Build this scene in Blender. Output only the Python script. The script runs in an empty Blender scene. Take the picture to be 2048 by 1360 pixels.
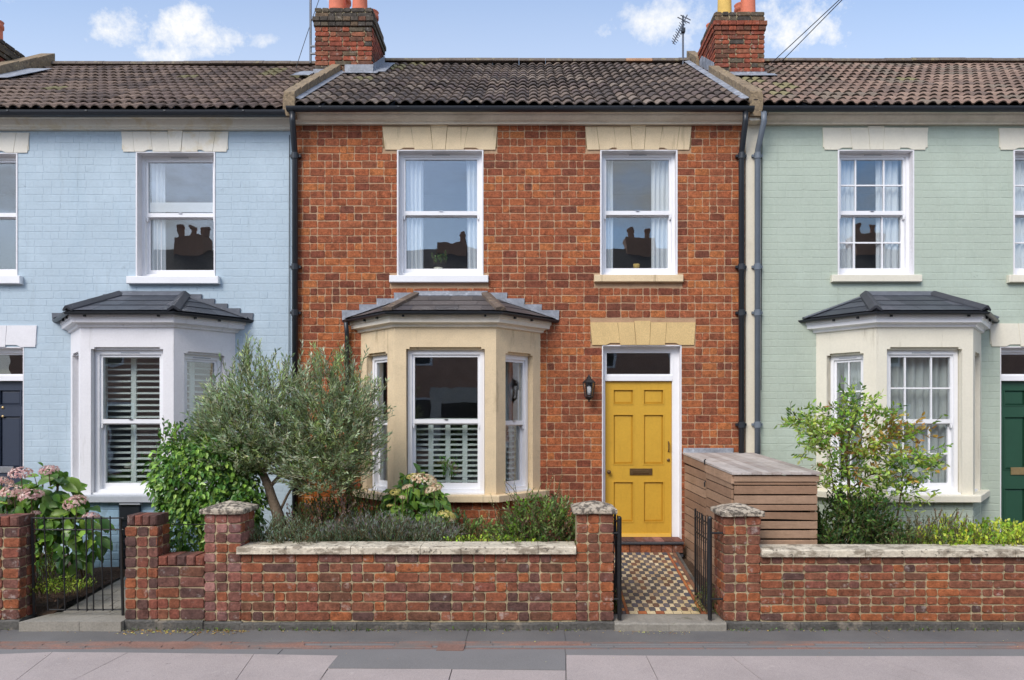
import bpy, math, random
import numpy as np
from mathutils import Vector, Matrix, noise
R = math.radians
random.seed(7); rng = np.random.default_rng(7)
sc = bpy.context.scene

# ---------------------------------------------------------------- camera, sky, sun, exposure
CAMD, CAMH, CX, HY, FOC = 9.2, 2.0, 1055.0, 832.0, 1472.0
cam = bpy.data.cameras.new('camera'); camo = bpy.data.objects.new('camera', cam)
sc.collection.objects.link(camo); sc.camera = camo
camo.location = (0, -CAMD, CAMH); camo.rotation_euler = (R(90), 0, 0)
cam.sensor_width = 36; cam.lens = FOC / 2048 * 36
cam.shift_x = (1024 - CX) / 2048; cam.shift_y = (HY - 680) / 2048
cam.clip_start = .05; cam.clip_end = 3000

SUN_EL, SUN_AZ = 42, 212            # azimuth: compass-like, 0 = +Y, clockwise
sd = Vector((math.sin(R(SUN_AZ)) * math.cos(R(SUN_EL)), math.cos(R(SUN_AZ)) * math.cos(R(SUN_EL)), math.sin(R(SUN_EL))))
sun = bpy.data.lights.new('sun', 'SUN'); suno = bpy.data.objects.new('sun', sun); sc.collection.objects.link(suno)
sun.energy = 1.5; sun.angle = R(28); sun.color = (1, .95, .88)
suno.rotation_euler = (-sd).to_track_quat('-Z', 'Y').to_euler(); suno.location = (0, 0, 30)

world = bpy.data.worlds.new('World'); sc.world = world; world.use_nodes = True
nt = world.node_tree; nt.nodes.clear()
def wn(t, **k):
    n = nt.nodes.new(t)
    for a, b in k.items(): setattr(n, a, b)
    return n
def wm(op, a, b=None, c=None, clamp=False):
    n = wn('ShaderNodeMath', operation=op, use_clamp=clamp)
    for i, v in enumerate((a, b, c)):
        if v is None: continue
        if isinstance(v, (int, float)): n.inputs[i].default_value = v
        else: nt.links.new(v, n.inputs[i])
    return n.outputs[0]
sky = wn('ShaderNodeTexSky', sky_type='NISHITA', sun_disc=False)
sky.sun_elevation = R(SUN_EL); sky.sun_rotation = R(SUN_AZ); sky.air_density = 1.0; sky.dust_density = 1.2; sky.ozone_density = 2.0
bg1 = wn('ShaderNodeBackground'); bg1.inputs[1].default_value = .15
hs = wn('ShaderNodeHueSaturation'); hs.inputs['Saturation'].default_value = 1.18
nt.links.new(sky.outputs[0], hs.inputs['Color']); nt.links.new(hs.outputs[0], bg1.inputs[0])
bg2 = wn('ShaderNodeBackground'); bg2.inputs[0].default_value = (.98, .99, 1, 1); bg2.inputs[1].default_value = .60
tc = wn('ShaderNodeTexCoord')
sx = wn('ShaderNodeSeparateXYZ'); nt.links.new(tc.outputs['Generated'], sx.inputs[0])
dx, dy, dz = sx.outputs
nz1 = wn('ShaderNodeTexNoise'); nz1.inputs['Scale'].default_value = 14; nz1.inputs['Detail'].default_value = 7; nz1.inputs['Roughness'].default_value = .68
nt.links.new(tc.outputs['Generated'], nz1.inputs['Vector'])
yy = wm('MAXIMUM', dy, .05)
u = wm('DIVIDE', dx, yy); v = wm('DIVIDE', dz, yy)
nn = wm('SUBTRACT', nz1.outputs['Fac'], .5)
acc = None
# cumulus banks in the sky above the ridge: centre (u, v), radii, density
for cu, cv, ru, rv, dens in [(-.545, .522, .055, .026, 1.25), (-.515, .514, .06, .020, 1.25), (-.485, .520, .05, .030, 1.3), (-.43, .512, .06, .016, 1.15), (-.47, .493, .08, .012, 1.15),
                       (-.36, .5115, .03, .011, .95), (.215, .522, .10, .045, 1.0), (.30, .512, .13, .05, .85), (.375, .524, .062, .045, 1.3), (.425, .538, .032, .014, .75),
                       (.03, .548, .10, .008, .35), (.62, .56, .12, .02, .4), (-.15, .60, .12, .03, 1.1), (-.9, .56, .15, .03, 1.0), (.8, .5, .1, .02, .6)]:
    a = wm('DIVIDE', wm('SUBTRACT', u, cu), ru * 1.5); b = wm('DIVIDE', wm('SUBTRACT', v, cv), rv * 1.35)
    d = wm('ADD', wm('MULTIPLY', a, a), wm('MULTIPLY', b, b))
    m = wm('MULTIPLY', wm('ADD', wm('SUBTRACT', 1.0, d), wm('MULTIPLY', nn, 5.0)), dens * .6, clamp=True)
    m = wm('MULTIPLY', m, min(dens, 1.0))
    acc = m if acc is None else wm('MAXIMUM', acc, m)
front = wm('GREATER_THAN', dy, .45)
nearv = wm('LESS_THAN', v, .75)
mask_f = wm('MULTIPLY', wm('MULTIPLY', acc, front), nearv)
# fair-weather cloud over the whole rest of the sky
zz = wm('ADD', wm('MAXIMUM', dz, 0), .22)
cb = wn('ShaderNodeCombineXYZ'); nt.links.new(wm('DIVIDE', dx, zz), cb.inputs[0]); nt.links.new(wm('DIVIDE', dy, zz), cb.inputs[1])
nz2 = wn('ShaderNodeTexNoise'); nz2.inputs['Scale'].default_value = 1.15; nz2.inputs['Detail'].default_value = 8; nz2.inputs['Roughness'].default_value = .58
nt.links.new(cb.outputs[0], nz2.inputs['Vector'])
gen = wm('MULTIPLY', wm('SUBTRACT', nz2.outputs['Fac'], .46), 7.0, clamp=True)
side = wm('MULTIPLY', wm('SUBTRACT', .55, dy), 2.5, clamp=True)
high = wm('MULTIPLY', wm('SUBTRACT', dz, .56), 6.0, clamp=True)
gen = wm('MULTIPLY', gen, wm('MAXIMUM', side, high))
haze = wm('MULTIPLY', wm('SUBTRACT', .76, wm('DIVIDE', dz, wm('MAXIMUM', wm('ADD', dy, .001), .3))), 1.6, clamp=True)
haze = wm('MULTIPLY', haze, .9, clamp=True)
mask = wm('MAXIMUM', wm('MAXIMUM', mask_f, gen), wm('MULTIPLY', haze, wm('GREATER_THAN', dz, -1)), clamp=True)
mx = wn('ShaderNodeMixShader'); nt.links.new(mask, mx.inputs[0]); nt.links.new(bg1.outputs[0], mx.inputs[1]); nt.links.new(bg2.outputs[0], mx.inputs[2])
wo = wn('ShaderNodeOutputWorld'); nt.links.new(mx.outputs[0], wo.inputs[0])
vs = sc.view_settings
vs.view_transform = 'Standard'; vs.look = 'None'; vs.gamma = 1; vs.use_curve_mapping = False; vs.exposure = 0.78
sc.render.engine = 'CYCLES'; sc.cycles.max_bounces = 7; sc.cycles.transparent_max_bounces = 12; sc.cycles.caustics_reflective = False; sc.cycles.caustics_refractive = False

# ---------------------------------------------------------------- helpers
def wx(px, Y=0): return (px - CX) * (CAMD + Y) / FOC
def wz(py, Y=0): return CAMH - (py - HY) * (CAMD + Y) / FOC
WL = {}
def wl(o): return WL[o.name] if o is not None else Vector((0, 0, 0))
def link(o, parent=None, loc=(0, 0, 0)):
    sc.collection.objects.link(o); loc = Vector(loc); WL[o.name] = loc.copy()
    if parent is not None: o.parent = parent; loc = loc - wl(parent)
    o.location = loc; return o
def tag(o, label=None, cat=None, group=None, kind=None):
    if label: o['label'] = label
    if cat: o['category'] = cat
    if group: o['group'] = group
    if kind: o['kind'] = kind
    return o
def empty(name, loc, label=None, cat=None, group=None, parent=None):
    o = bpy.data.objects.new(name, None); o.empty_display_size = .1
    return tag(link(o, parent, loc), label, cat, group)
def inst(name, mesh, parent, loc, rot=(0, 0, 0), scale=(1, 1, 1)):
    o = bpy.data.objects.new(name, mesh); link(o, parent, loc); o.rotation_euler = rot; o.scale = scale; return o

def fast_mesh(name, V, F, mats, tints=None, mi=None, smooth=False):
    me = bpy.data.meshes.new(name)
    V = np.asarray(V, dtype=np.float32).reshape(-1, 3)
    me.vertices.add(len(V)); me.vertices.foreach_set('co', V.ravel())
    if isinstance(F, np.ndarray):
        n, k = F.shape; idx = F.ravel(); st = np.arange(n) * k; tot = np.full(n, k)
    else:
        tot = np.array([len(f) for f in F]); n = len(F)
        idx = np.fromiter((i for f in F for i in f), dtype=np.int32, count=int(tot.sum())); st = np.concatenate([[0], np.cumsum(tot)[:-1]])
    me.loops.add(len(idx)); me.loops.foreach_set('vertex_index', idx.astype(np.int32))
    me.polygons.add(n); me.polygons.foreach_set('loop_start', st.astype(np.int32)); me.polygons.foreach_set('loop_total', tot.astype(np.int32))
    for m in mats: me.materials.append(m)
    if mi is not None: me.polygons.foreach_set('material_index', np.asarray(mi, dtype=np.int32))
    me.polygons.foreach_set('use_smooth', np.full(n, smooth, dtype=bool))
    if tints is not None:
        a = me.attributes.new('tint', 'FLOAT_COLOR', 'FACE')
        t = np.ones((n, 4), dtype=np.float32); t[:, :3] = np.asarray(tints, dtype=np.float32); a.data.foreach_set('color', t.ravel())
    me.update(calc_edges=True); me.validate()
    return me

class Fr:                                   # a vertical wall frame: u along the wall, d into it, z up
    def __init__(s, P0, P1=None, ang=None):
        s.P0 = Vector((P0[0], P0[1], 0))
        if P1 is not None: U = Vector((P1[0] - P0[0], P1[1] - P0[1], 0)); s.len = U.length; s.U = U.normalized()
        else: s.U = Vector((math.cos(ang), math.sin(ang), 0)); s.len = 0
        s.N = Vector((s.U.y, -s.U.x, 0)); s.ang = math.atan2(s.U.y, s.U.x)
    def __call__(s, u, d, z): 
        p = s.P0 + s.U * u - s.N * d; return (p.x, p.y, z)
W0 = Fr((0, 0), ang=0)                      # the facade plane; u = world X, d = world Y

class MB:
    def __init__(s): s.v = []; s.f = []; s.t = []; s.m = []; s.tint = (1, 1, 1); s.mi = 0
    def face(s, idx): s.f.append(tuple(idx)); s.t.append(s.tint); s.m.append(s.mi)
    def poly(s, pts): b = len(s.v); s.v += [tuple(p) for p in pts]; s.face(range(b, b + len(pts)))
    def hexa(s, p):                         # 8 points: bottom 4 ccw, top 4 ccw
        b = len(s.v); s.v += [tuple(q) for q in p]
        for q in ((3, 2, 1, 0), (4, 5, 6, 7), (0, 1, 5, 4), (1, 2, 6, 5), (2, 3, 7, 6), (3, 0, 4, 7)): s.face([b + i for i in q])
        return s
    def box(s, x0, x1, y0, y1, z0, z1, F=None):
        F = F or (lambda a, b, c: (a, b, c))
        s.hexa([F(x0, y0, z0), F(x1, y0, z0), F(x1, y1, z0), F(x0, y1, z0), F(x0, y0, z1), F(x1, y0, z1), F(x1, y1, z1), F(x0, y1, z1)]); return s
    def bbox(s, x0, x1, y0, y1, z0, z1, c=.006, F=None):     # box with chamfered front (-d) and top edges
        F = F or (lambda a, b, q: (a, b, q))
        P = [F(x0, y1, z0), F(x1, y1, z0), F(x1, y1, z1), F(x0, y1, z1), F(x0, y0 + c, z0), F(x1, y0 + c, z0), F(x1, y0 + c, z1), F(x0, y0 + c, z1),
             F(x0 + c, y0, z0 + c), F(x1 - c, y0, z0 + c), F(x1 - c, y0, z1 - c), F(x0 + c, y0, z1 - c)]
        b = len(s.v); s.v += P
        for q in ((3, 2, 1, 0), (0, 1, 5, 4), (1, 2, 6, 5), (2, 3, 7, 6), (3, 0, 4, 7), (4, 5, 9, 8), (5, 6, 10, 9), (6, 7, 11, 10), (7, 4, 8, 11), (8, 9, 10, 11)): s.face([b + i for i in q])
        return s
    def ring(s, u0, u1, z0, z1, l, r, t, bt, d0, d1, F=W0):
        O = [(u0, z0), (u1, z0), (u1, z1), (u0, z1)]; I = [(u0 + l, z0 + bt), (u1 - r, z0 + bt), (u1 - r, z1 - t), (u0 + l, z1 - t)]
        b = len(s.v)
        for d in (d0, d1):
            for P in (O, I): s.v += [F(a, d, c) for a, c in P]
        for i in range(4):
            j = (i + 1) % 4
            s.face([b + i, b + j, b + 4 + j, b + 4 + i]); s.face([b + 8 + j, b + 8 + i, b + 12 + i, b + 12 + j])
            s.face([b + j, b + i, b + 8 + i, b + 8 + j]); s.face([b + 4 + i, b + 4 + j, b + 12 + j, b + 12 + i])
        return s
    def prism(s, pts, d0, d1, F=W0):        # polygon (u,z) pts ccw seen from the front, extruded in depth
        n = len(pts); b = len(s.v)
        s.v += [F(a, d0, c) for a, c in pts] + [F(a, d1, c) for a, c in pts]
        s.face(range(b, b + n)); s.face(range(b + 2 * n - 1, b + n - 1, -1))
        for i in range(n): j = (i + 1) % n; s.face([b + j, b + i, b + n + i, b + n + j])
        return s
    def exx(s, prof, x0, x1):               # (y,z) profile swept along X
        n = len(prof); b = len(s.v)
        s.v += [(x0, y, z) for y, z in prof] + [(x1, y, z) for y, z in prof]
        s.face(range(b + n - 1, b - 1, -1)); s.face(range(b + n, b + 2 * n))
        for i in range(n): j = (i + 1) % n; s.face([b + i, b + j, b + n + j, b + n + i])
        return s
    def tube(s, pts, r, n=8, caps=True):
        pts = [Vector(p) for p in pts]; rs = r if isinstance(r, (list, tuple)) else [r] * len(pts)
        b = len(s.v); a = None
        for i, p in enumerate(pts):
            d = (pts[min(i + 1, len(pts) - 1)] - pts[max(i - 1, 0)]).normalized()
            if a is None: a = d.orthogonal().normalized()
            a = (a - d * a.dot(d)).normalized(); c = d.cross(a)
            for k in range(n):
                t = 2 * math.pi * (k + .5) / n; s.v.append(tuple(p + (a * math.cos(t) + c * math.sin(t)) * rs[i]))
        for i in range(len(pts) - 1):
            for k in range(n):
                k2 = (k + 1) % n; s.face([b + i * n + k, b + i * n + k2, b + (i + 1) * n + k2, b + (i + 1) * n + k])
        if caps: s.face(range(b + n - 1, b - 1, -1)); e = b + (len(pts) - 1) * n; s.face(range(e, e + n))
        return s
    def lathe(s, c, prof, n=16):            # (r,z) profile bottom to top
        b = len(s.v)
        for r_, z in prof:
            for k in range(n): t = 2 * math.pi * k / n; s.v.append((c[0] + r_ * math.cos(t), c[1] + r_ * math.sin(t), c[2] + z))
        for i in range(len(prof) - 1):
            for k in range(n): k2 = (k + 1) % n; s.face([b + i * n + k, b + i * n + k2, b + (i + 1) * n + k2, b + (i + 1) * n + k])
        s.face(range(b + n - 1, b - 1, -1)); e = b + (len(prof) - 1) * n; s.face(range(e, e + n)); return s
    def beam(s, P, Q, prof):                # profile (side, up) swept from P to Q
        P, Q = Vector(P), Vector(Q); d = (Q - P).normalized(); sd_ = d.cross(Vector((0, 0, 1))).normalized(); up = sd_.cross(d)
        n = len(prof); b = len(s.v)
        for e in (P, Q): s.v += [tuple(e + sd_ * a + up * c) for a, c in prof]
        s.face(range(b, b + n)); s.face(range(b + 2 * n - 1, b + n - 1, -1))
        for i in range(n): j = (i + 1) % n; s.face([b + j, b + i, b + n + i, b + n + j])
        return s
    def build(s, name, mat, parent=None, smooth=False, tints=False, **tg):
        V = np.array(s.v, dtype=np.float64); lo, hi = V.min(0), V.max(0); c = np.array([(lo[0] + hi[0]) / 2, (lo[1] + hi[1]) / 2, lo[2]])
        mats = mat if isinstance(mat, (list, tuple)) else [mat]
        me = fast_mesh(name, V - c, s.f, mats, tints=s.t if tints else None, mi=s.m if len(mats) > 1 else None, smooth=smooth)
        o = link(bpy.data.objects.new(name, me), parent, c)
        return tag(o, **tg)
def B(x0, x1, y0, y1, z0, z1, F=None, c=0):
    m = MB(); (m.bbox(x0, x1, y0, y1, z0, z1, c, F) if c else m.box(x0, x1, y0, y1, z0, z1, F)); return m

# ---------------------------------------------------------------- materials
def lin(r, g, b):
    f = lambda c: (c / 255 / 12.92) if c / 255 <= .04045 else ((c / 255 + .055) / 1.055) ** 2.4
    return (f(r), f(g), f(b))
def mat(name, col, rough=.7, n1=(3, .12), n2=(40, .12), bump=(60, .15, .004), tint=False, spec=.35, metal=0, spots=None, coords='pos', transl=0, streak=0, coat=0):
    m = bpy.data.materials.new(name); m.use_nodes = True; t = m.node_tree; N = t.nodes; L = t.links
    p = N['Principled BSDF']; p.inputs['Roughness'].default_value = rough; p.inputs['Specular IOR Level'].default_value = spec; p.inputs['Metallic'].default_value = metal
    if coat: p.inputs['Coat Weight'].default_value = coat; p.inputs['Coat Roughness'].default_value = .25
    geo = N.new('ShaderNodeNewGeometry'); vec = geo.outputs['Position']
    if tint:
        at = N.new('ShaderNodeAttribute'); at.attribute_name = 'tint'; c = at.outputs['Color']
    else:
        rgb = N.new('ShaderNodeRGB'); rgb.outputs[0].default_value = (*col, 1); c = rgb.outputs[0]
    def mul(c, fac):
        mxn = N.new('ShaderNodeMix'); mxn.data_type = 'RGBA'; mxn.blend_type = 'MULTIPLY'; mxn.inputs[0].default_value = 1
        L.new(c, mxn.inputs[6]); L.new(fac, mxn.inputs[7]); return mxn.outputs[2]
    for (s_, a_) in (n1, n2):
        if a_ <= 0: continue
        nz = N.new('ShaderNodeTexNoise'); nz.inputs['Scale'].default_value = s_; nz.inputs['Detail'].default_value = 5; nz.inputs['Roughness'].default_value = .6; L.new(vec, nz.inputs['Vector'])
        mr = N.new('ShaderNodeMapRange'); mr.inputs[1].default_value = .3; mr.inputs[2].default_value = .7; mr.inputs[3].default_value = 1 - a_; mr.inputs[4].default_value = 1 + a_ * .7; mr.clamp = False
        L.new(nz.outputs['Fac'], mr.inputs[0]); c = mul(c, mr.outputs[0])
    for sp in (spots or []):               # (scale, threshold, softness, colour, amount, (stretch))
        nz = N.new('ShaderNodeTexNoise'); nz.inputs['Scale'].default_value = sp[0]; nz.inputs['Detail'].default_value = 6; nz.inputs['Roughness'].default_value = .65
        if len(sp) > 5:
            mp = N.new('ShaderNodeMapping'); mp.inputs['Scale'].default_value = sp[5]; L.new(vec, mp.inputs['Vector']); L.new(mp.outputs[0], nz.inputs['Vector'])
        else: L.new(vec, nz.inputs['Vector'])
        mr = N.new('ShaderNodeMapRange'); mr.inputs[1].default_value = sp[1]; mr.inputs[2].default_value = sp[1] + sp[2]; mr.inputs[3].default_value = 0; mr.inputs[4].default_value = sp[4]
        L.new(nz.outputs['Fac'], mr.inputs[0])
        mxn = N.new('ShaderNodeMix'); mxn.data_type = 'RGBA'; L.new(mr.outputs[0], mxn.inputs[0]); L.new(c, mxn.inputs[6]); mxn.inputs[7].default_value = (*sp[3], 1); c = mxn.outputs[2]
    L.new(c, p.inputs['Base Color'])
    if bump and bump[1] > 0:
        nz = N.new('ShaderNodeTexNoise'); nz.inputs['Scale'].default_value = bump[0]; nz.inputs['Detail'].default_value = 6; L.new(vec, nz.inputs['Vector'])
        bp = N.new('ShaderNodeBump'); bp.inputs['Strength'].default_value = bump[1]; bp.inputs['Distance'].default_value = bump[2]
        L.new(nz.outputs['Fac'], bp.inputs['Height']); L.new(bp.outputs[0], p.inputs['Normal'])
    if transl:
        tr = N.new('ShaderNodeBsdfTranslucent'); L.new(c, tr.inputs['Color']); ms = N.new('ShaderNodeMixShader'); ms.inputs[0].default_value = transl
        L.new(p.outputs[0], ms.inputs[1]); L.new(tr.outputs[0], ms.inputs[2]); L.new(ms.outputs[0], N['Material Output'].inputs[0])
    return m
M = {}
M['brick'] = mat('brick', (1, 1, 1), .85, (15, .42), (60, .30), (90, .6, .006), tint=True, spec=.2, spots=[(26, .62, .10, (.07, .035, .025), .5), (33, .66, .08, (.6, .45, .34), .28), (1.1, .50, .22, (.14, .06, .038), .38)])
M['brick_old'] = mat('brick_old', (1, 1, 1), .88, (16, .42), (50, .32), (70, .8, .008), tint=True, spec=.2, spots=[(17, .60, .10, (.05, .035, .03), .6), (11, .60, .14, (.62, .55, .5), .5)])
M['mortar'] = mat('mortar', lin(180, 148, 118), .95, (4, .15), (60, .15), (120, .5, .004), spots=[(5, .55, .15, lin(120, 95, 75), .5)])
M['mortar_old'] = mat('mortar_old', lin(178, 162, 130), .95, (4, .25), (60, .2), (120, .6, .005), spots=[(9, .52, .15, lin(90, 92, 62), .55)])
M['stone'] = mat('stone', lin(222, 200, 164), .85, (5, .08), (70, .10), (120, .4, .003), spots=[(8, .60, .2, lin(150, 130, 100), .35), (9, .58, .12, lin(140, 118, 88), .55, (1, 1, .12)), (45, .68, .04, lin(120, 98, 72), .5), (3, .58, .2, lin(226, 212, 180), .5)])
M['stone_door'] = mat('stone_door', lin(214, 184, 130), .85, (5, .08), (60, .16), (120, .4, .003), spots=[(12, .6, .2, lin(150, 125, 88), .3)])
M['joint'] = mat('joint', lin(140, 118, 84), .9)
M['blue'] = mat('blue_paint', lin(176, 193, 204), .6, (2, .05), (30, .05), (45, .35, .004), spots=[(2.2, .56, .2, lin(158, 180, 194), .45, (1, 1, .35)), (1.0, .52, .2, lin(196, 212, 222), .5), (7, .60, .14, lin(140, 152, 158), .35, (1, 1, .10)), (9, .66, .06, lin(140, 156, 166), .5)])
M['blue_dirty'] = mat('blue_paint_weathered', lin(158, 188, 208), .65, (3, .12), (30, .08), (45, .35, .004), spots=[(7, .56, .15, lin(120, 135, 140), .5)])
M['green'] = mat('green_paint', lin(178, 189, 174), .65, (2, .05), (30, .05), (45, .4, .004), spots=[(2.2, .56, .2, lin(156, 172, 156), .45, (1, 1, .35)), (1.0, .52, .2, lin(188, 202, 188), .5), (7, .60, .14, lin(134, 144, 128), .35, (1, 1, .10)), (9, .66, .06, lin(134, 146, 132), .5)])
M['white'] = mat('white_paint', lin(236, 236, 238), .35, (3, .03), (30, .02), (40, .05, .002), spec=.5)
M['white_m'] = mat('white_masonry', lin(228, 226, 228), .6, (3, .05), (40, .04), (50, .3, .003), spots=[(6, .62, .2, lin(185, 182, 178), .4), (9, .60, .12, lin(176, 172, 166), .4, (1, 1, .12)), (40, .70, .04, lin(160, 156, 150), .5)])
M['white_cream'] = mat('white_cream_patch', lin(228, 222, 208), .6, (3, .05), (40, .04), (50, .3, .003), spots=[(4, .52, .1, lin(214, 200, 170), .7)])
M['cream'] = mat('cream_paint', lin(226, 220, 202), .6, (3, .05), (40, .04), (50, .3, .003), spots=[(7, .63, .2, lin(180, 172, 150), .35), (9, .60, .12, lin(160, 150, 126), .5, (1, 1, .12)), (40, .70, .04, lin(150, 140, 118), .5)])
M['fascia'] = mat('fascia_paint', lin(228, 219, 202), .5, (3, .10), (30, .05), (40, .1, .002), spots=[(1.5, .5, .25, lin(168, 152, 128), .55, (1, 1, 3))])
M['strip'] = mat('cream_render', lin(222, 214, 194), .6, (3, .06), (40, .05), (50, .3, .003), spots=[(3, .58, .2, lin(170, 160, 135), .4)])
M['greysill'] = mat('grey_sill_paint', lin(176, 180, 186), .6, (4, .08), (40, .06), (50, .3, .003))
M['black'] = mat('black_plastic', lin(38, 42, 48), .38, (2, .1), (20, .06), (30, .05, .002), spec=.5)
M['greypipe'] = mat('grey_pipe', lin(105, 114, 124), .45, (2, .1), (20, .06), (30, .05, .002), spec=.5)
M['iron'] = mat('black_iron', lin(30, 30, 32), .5, (8, .2), (60, .2), (80, .3, .002), spec=.5)
M['lead'] = mat('lead_sheet', lin(140, 144, 152), .6, (6, .3), (30, .2), (14, .5, .012), spec=.5, spots=[(9, .55, .15, lin(205, 212, 222), .6)])
M['lead_dark'] = mat('lead_dark', lin(98, 102, 110), .6, (6, .2), (30, .1), (14, .4, .008), spots=[(9, .6, .15, lin(150, 150, 158), .5)])
M['slate'] = mat('slate', (1, 1, 1), .55, (6, .14), (50, .18), (60, .4, .003), tint=True, spec=.4, spots=[(60, .66, .06, lin(140, 140, 142), .5)])
M['slate_hip'] = mat('hip_tile', lin(66, 68, 74), .6, (6, .15), (50, .15), (60, .4, .003), spots=[(20, .64, .08, lin(125, 125, 125), .5)])
M['hip_brown'] = mat('hip_tile_brown', lin(105, 92, 82), .8, (6, .2), (50, .2), (60, .5, .004), spots=[(14, .55, .1, lin(160, 140, 112), .6)])
M['rooftile'] = mat('roof_tile', (1, 1, 1), .8, (5, .15), (40, .22), (70, .6, .005), tint=True, spec=.25, spots=[(11, .62, .10, lin(60, 50, 44), .7), (28, .66, .08, lin(200, 190, 165), .6)])
M['ridge'] = mat('ridge_tile', lin(108, 98, 90), .85, (5, .2), (40, .2), (60, .6, .006), spots=[(9, .55, .1, lin(150, 140, 105), .6), (25, .6, .08, lin(60, 58, 52), .6)])
M['ridge_o'] = mat('ridge_tile_new', lin(165, 128, 98), .85, (5, .2), (40, .2), (60, .6, .006))
M['coping'] = mat('parapet_coping', lin(140, 122, 98), .9, (5, .22), (30, .25), (40, .8, .01), spots=[(14, .54, .10, lin(86, 76, 64), .7), (18, .60, .08, lin(196, 176, 128), .7)])
M['coping_old'] = mat('wall_coping', lin(208, 198, 178), .9, (5, .18), (30, .2), (50, .8, .008), spots=[(7, .50, .10, lin(120, 108, 92), .75, (1, 1, 2.5)), (22, .58, .06, lin(55, 52, 48), .75)])
M['cap_old'] = mat('pier_cap', lin(186, 174, 156), .9, (5, .2), (30, .2), (50, .8, .008), spots=[(18, .47, .08, lin(74, 68, 62), .85), (40, .60, .05, lin(40, 38, 36), .7)])
M['plinth'] = mat('plinth_concrete', lin(92, 90, 86), .92, (4, .3), (40, .25), (40, .9, .012), spots=[(5, .55, .1, lin(140, 130, 116), .6), (12, .6, .1, lin(70, 74, 50), .6)])
M['concrete'] = mat('step_concrete', lin(150, 145, 135), .9, (4, .15), (60, .18), (60, .6, .006), spots=[(5, .58, .1, lin(100, 98, 78), .6), (30, .63, .06, lin(90, 86, 80), .6)])
M['pot_red'] = mat('terracotta', lin(205, 118, 92), .8, (5, .15), (30, .1), (40, .3, .003))
M['pot_buff'] = mat('buff_clay', lin(212, 176, 96), .8, (5, .12), (30, .1), (40, .3, .003))
M['yellow'] = mat('mustard_paint', lin(204, 160, 56), .45, (4, .05), (40, .05), (25, .12, .002), spec=.4, spots=[(3, .55, .2, lin(182, 138, 46), .5, (4, 1, 1)), (40, .70, .04, lin(130, 96, 44), .6)])
M['navy'] = mat('navy_paint', lin(52, 60, 76), .4, (4, .05), (40, .05), (25, .08, .002), spec=.45)
M['dgreen'] = mat('green_door_paint', lin(40, 78, 60), .4, (4, .05), (40, .05), (25, .08, .002), spec=.45)
M['brass'] = mat('aged_brass', lin(120, 96, 66), .45, (8, .2), (60, .2), (60, .2, .002), metal=.7)
M['brass_light'] = mat('polished_brass', lin(190, 165, 120), .35, (8, .1), (60, .1), (60, .1, .002), metal=.8)
M['chrome'] = mat('satin_metal', lin(185, 185, 188), .3, (8, .1), (60, .1), (60, .1, .002), metal=.9)
M['wood'] = mat('weathered_cedar', (1, 1, 1), .8, (3, .18), (30, .1), (60, .3, .003), tint=True, spec=.2, spots=[(6, .5, .2, lin(120, 98, 78), .45, (1, 1, 9)), (30, .70, .04, lin(60, 40, 28), .8)])
M['interior'] = mat('room_wall', lin(158, 150, 140), .9)
M['curtain'] = mat('curtain_cloth', lin(244, 246, 250), .8, (3, .02), (60, .02), (90, .1, .002), transl=.15)
M['curtain_grey'] = mat('curtain_linen', lin(222, 228, 226), .85, (3, .06), (60, .06), (90, .2, .002), transl=.25)
M['shutter'] = mat('shutter_paint', lin(222, 230, 224), .45, (3, .02), (30, .02), (40, .03, .002))
M['soil'] = mat('soil', lin(78, 60, 46), .95, (5, .3), (50, .4), (45, 1, .02), spots=[(30, .6, .08, lin(128, 100, 76), .6)])
M['asph'] = mat('asphalt', lin(112, 110, 108), .9, (1.2, .16), (120, .22), (260, .6, .003), spots=[(1.5, .5, .2, lin(92, 92, 94), .6), (180, .62, .05, lin(160, 158, 156), .6)])
M['asph2'] = mat('asphalt_patch', lin(128, 126, 125), .9, (1.2, .08), (140, .2), (260, .6, .003), spots=[(180, .62, .05, lin(165, 163, 160), .5)])
M['slab'] = mat('pavement_slab', lin(178, 166, 162), .9, (1.3, .12), (150, .24), (200, .8, .004), spots=[(2.2, .55, .2, lin(150, 142, 138), .5), (14, .68, .03, lin(100, 96, 93), .6), (5, .62, .05, lin(196, 186, 180), .4), (160, .60, .05, lin(212, 204, 200), .5), (200, .60, .05, lin(130, 118, 114), .55)])
M['channel'] = mat('clay_channel', lin(142, 110, 98), .9, (3, .2), (60, .25), (80, .7, .005), spots=[(6, .46, .14, lin(114, 108, 104), .9, (.4, 1, 1))])
M['road'] = mat('road_asphalt', lin(105, 105, 106), .9, (1.2, .1), (140, .2), (260, .6, .003))
M['kerb'] = mat('kerb_granite', lin(150, 146, 142), .85, (3, .1), (90, .2), (120, .5, .004))
M['tile'] = mat('path_tile', (1, 1, 1), .6, (6, .12), (60, .18), (80, .3, .002), tint=True, spec=.4, spots=[(22, .64, .08, lin(60, 52, 46), .5)])
M['grout'] = mat('tile_grout', lin(96, 84, 72), .95, (4, .2), (60, .2))
M['leaf'] = mat('leaf', (1, 1, 1), .5, (3, .12), (30, .08), (0, 0, 0), tint=True, spec=.35, transl=.28)
M['leaf_gloss'] = mat('glossy_leaf', (1, 1, 1), .34, (3, .12), (30, .08), (0, 0, 0), tint=True, spec=.5, transl=.2)
M['petal'] = mat('petal', (1, 1, 1), .6, (3, .05), (30, .05), (0, 0, 0), tint=True, spec=.2, transl=.3)
M['bark'] = mat('bark', lin(128, 112, 94), .9, (8, .25), (50, .25), (40, .9, .01))
M['stem'] = mat('stem', lin(96, 84, 56), .85, (8, .2), (50, .2), (40, .3, .003))
M['wire'] = mat('black_cable', lin(46, 48, 52), .6)
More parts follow.
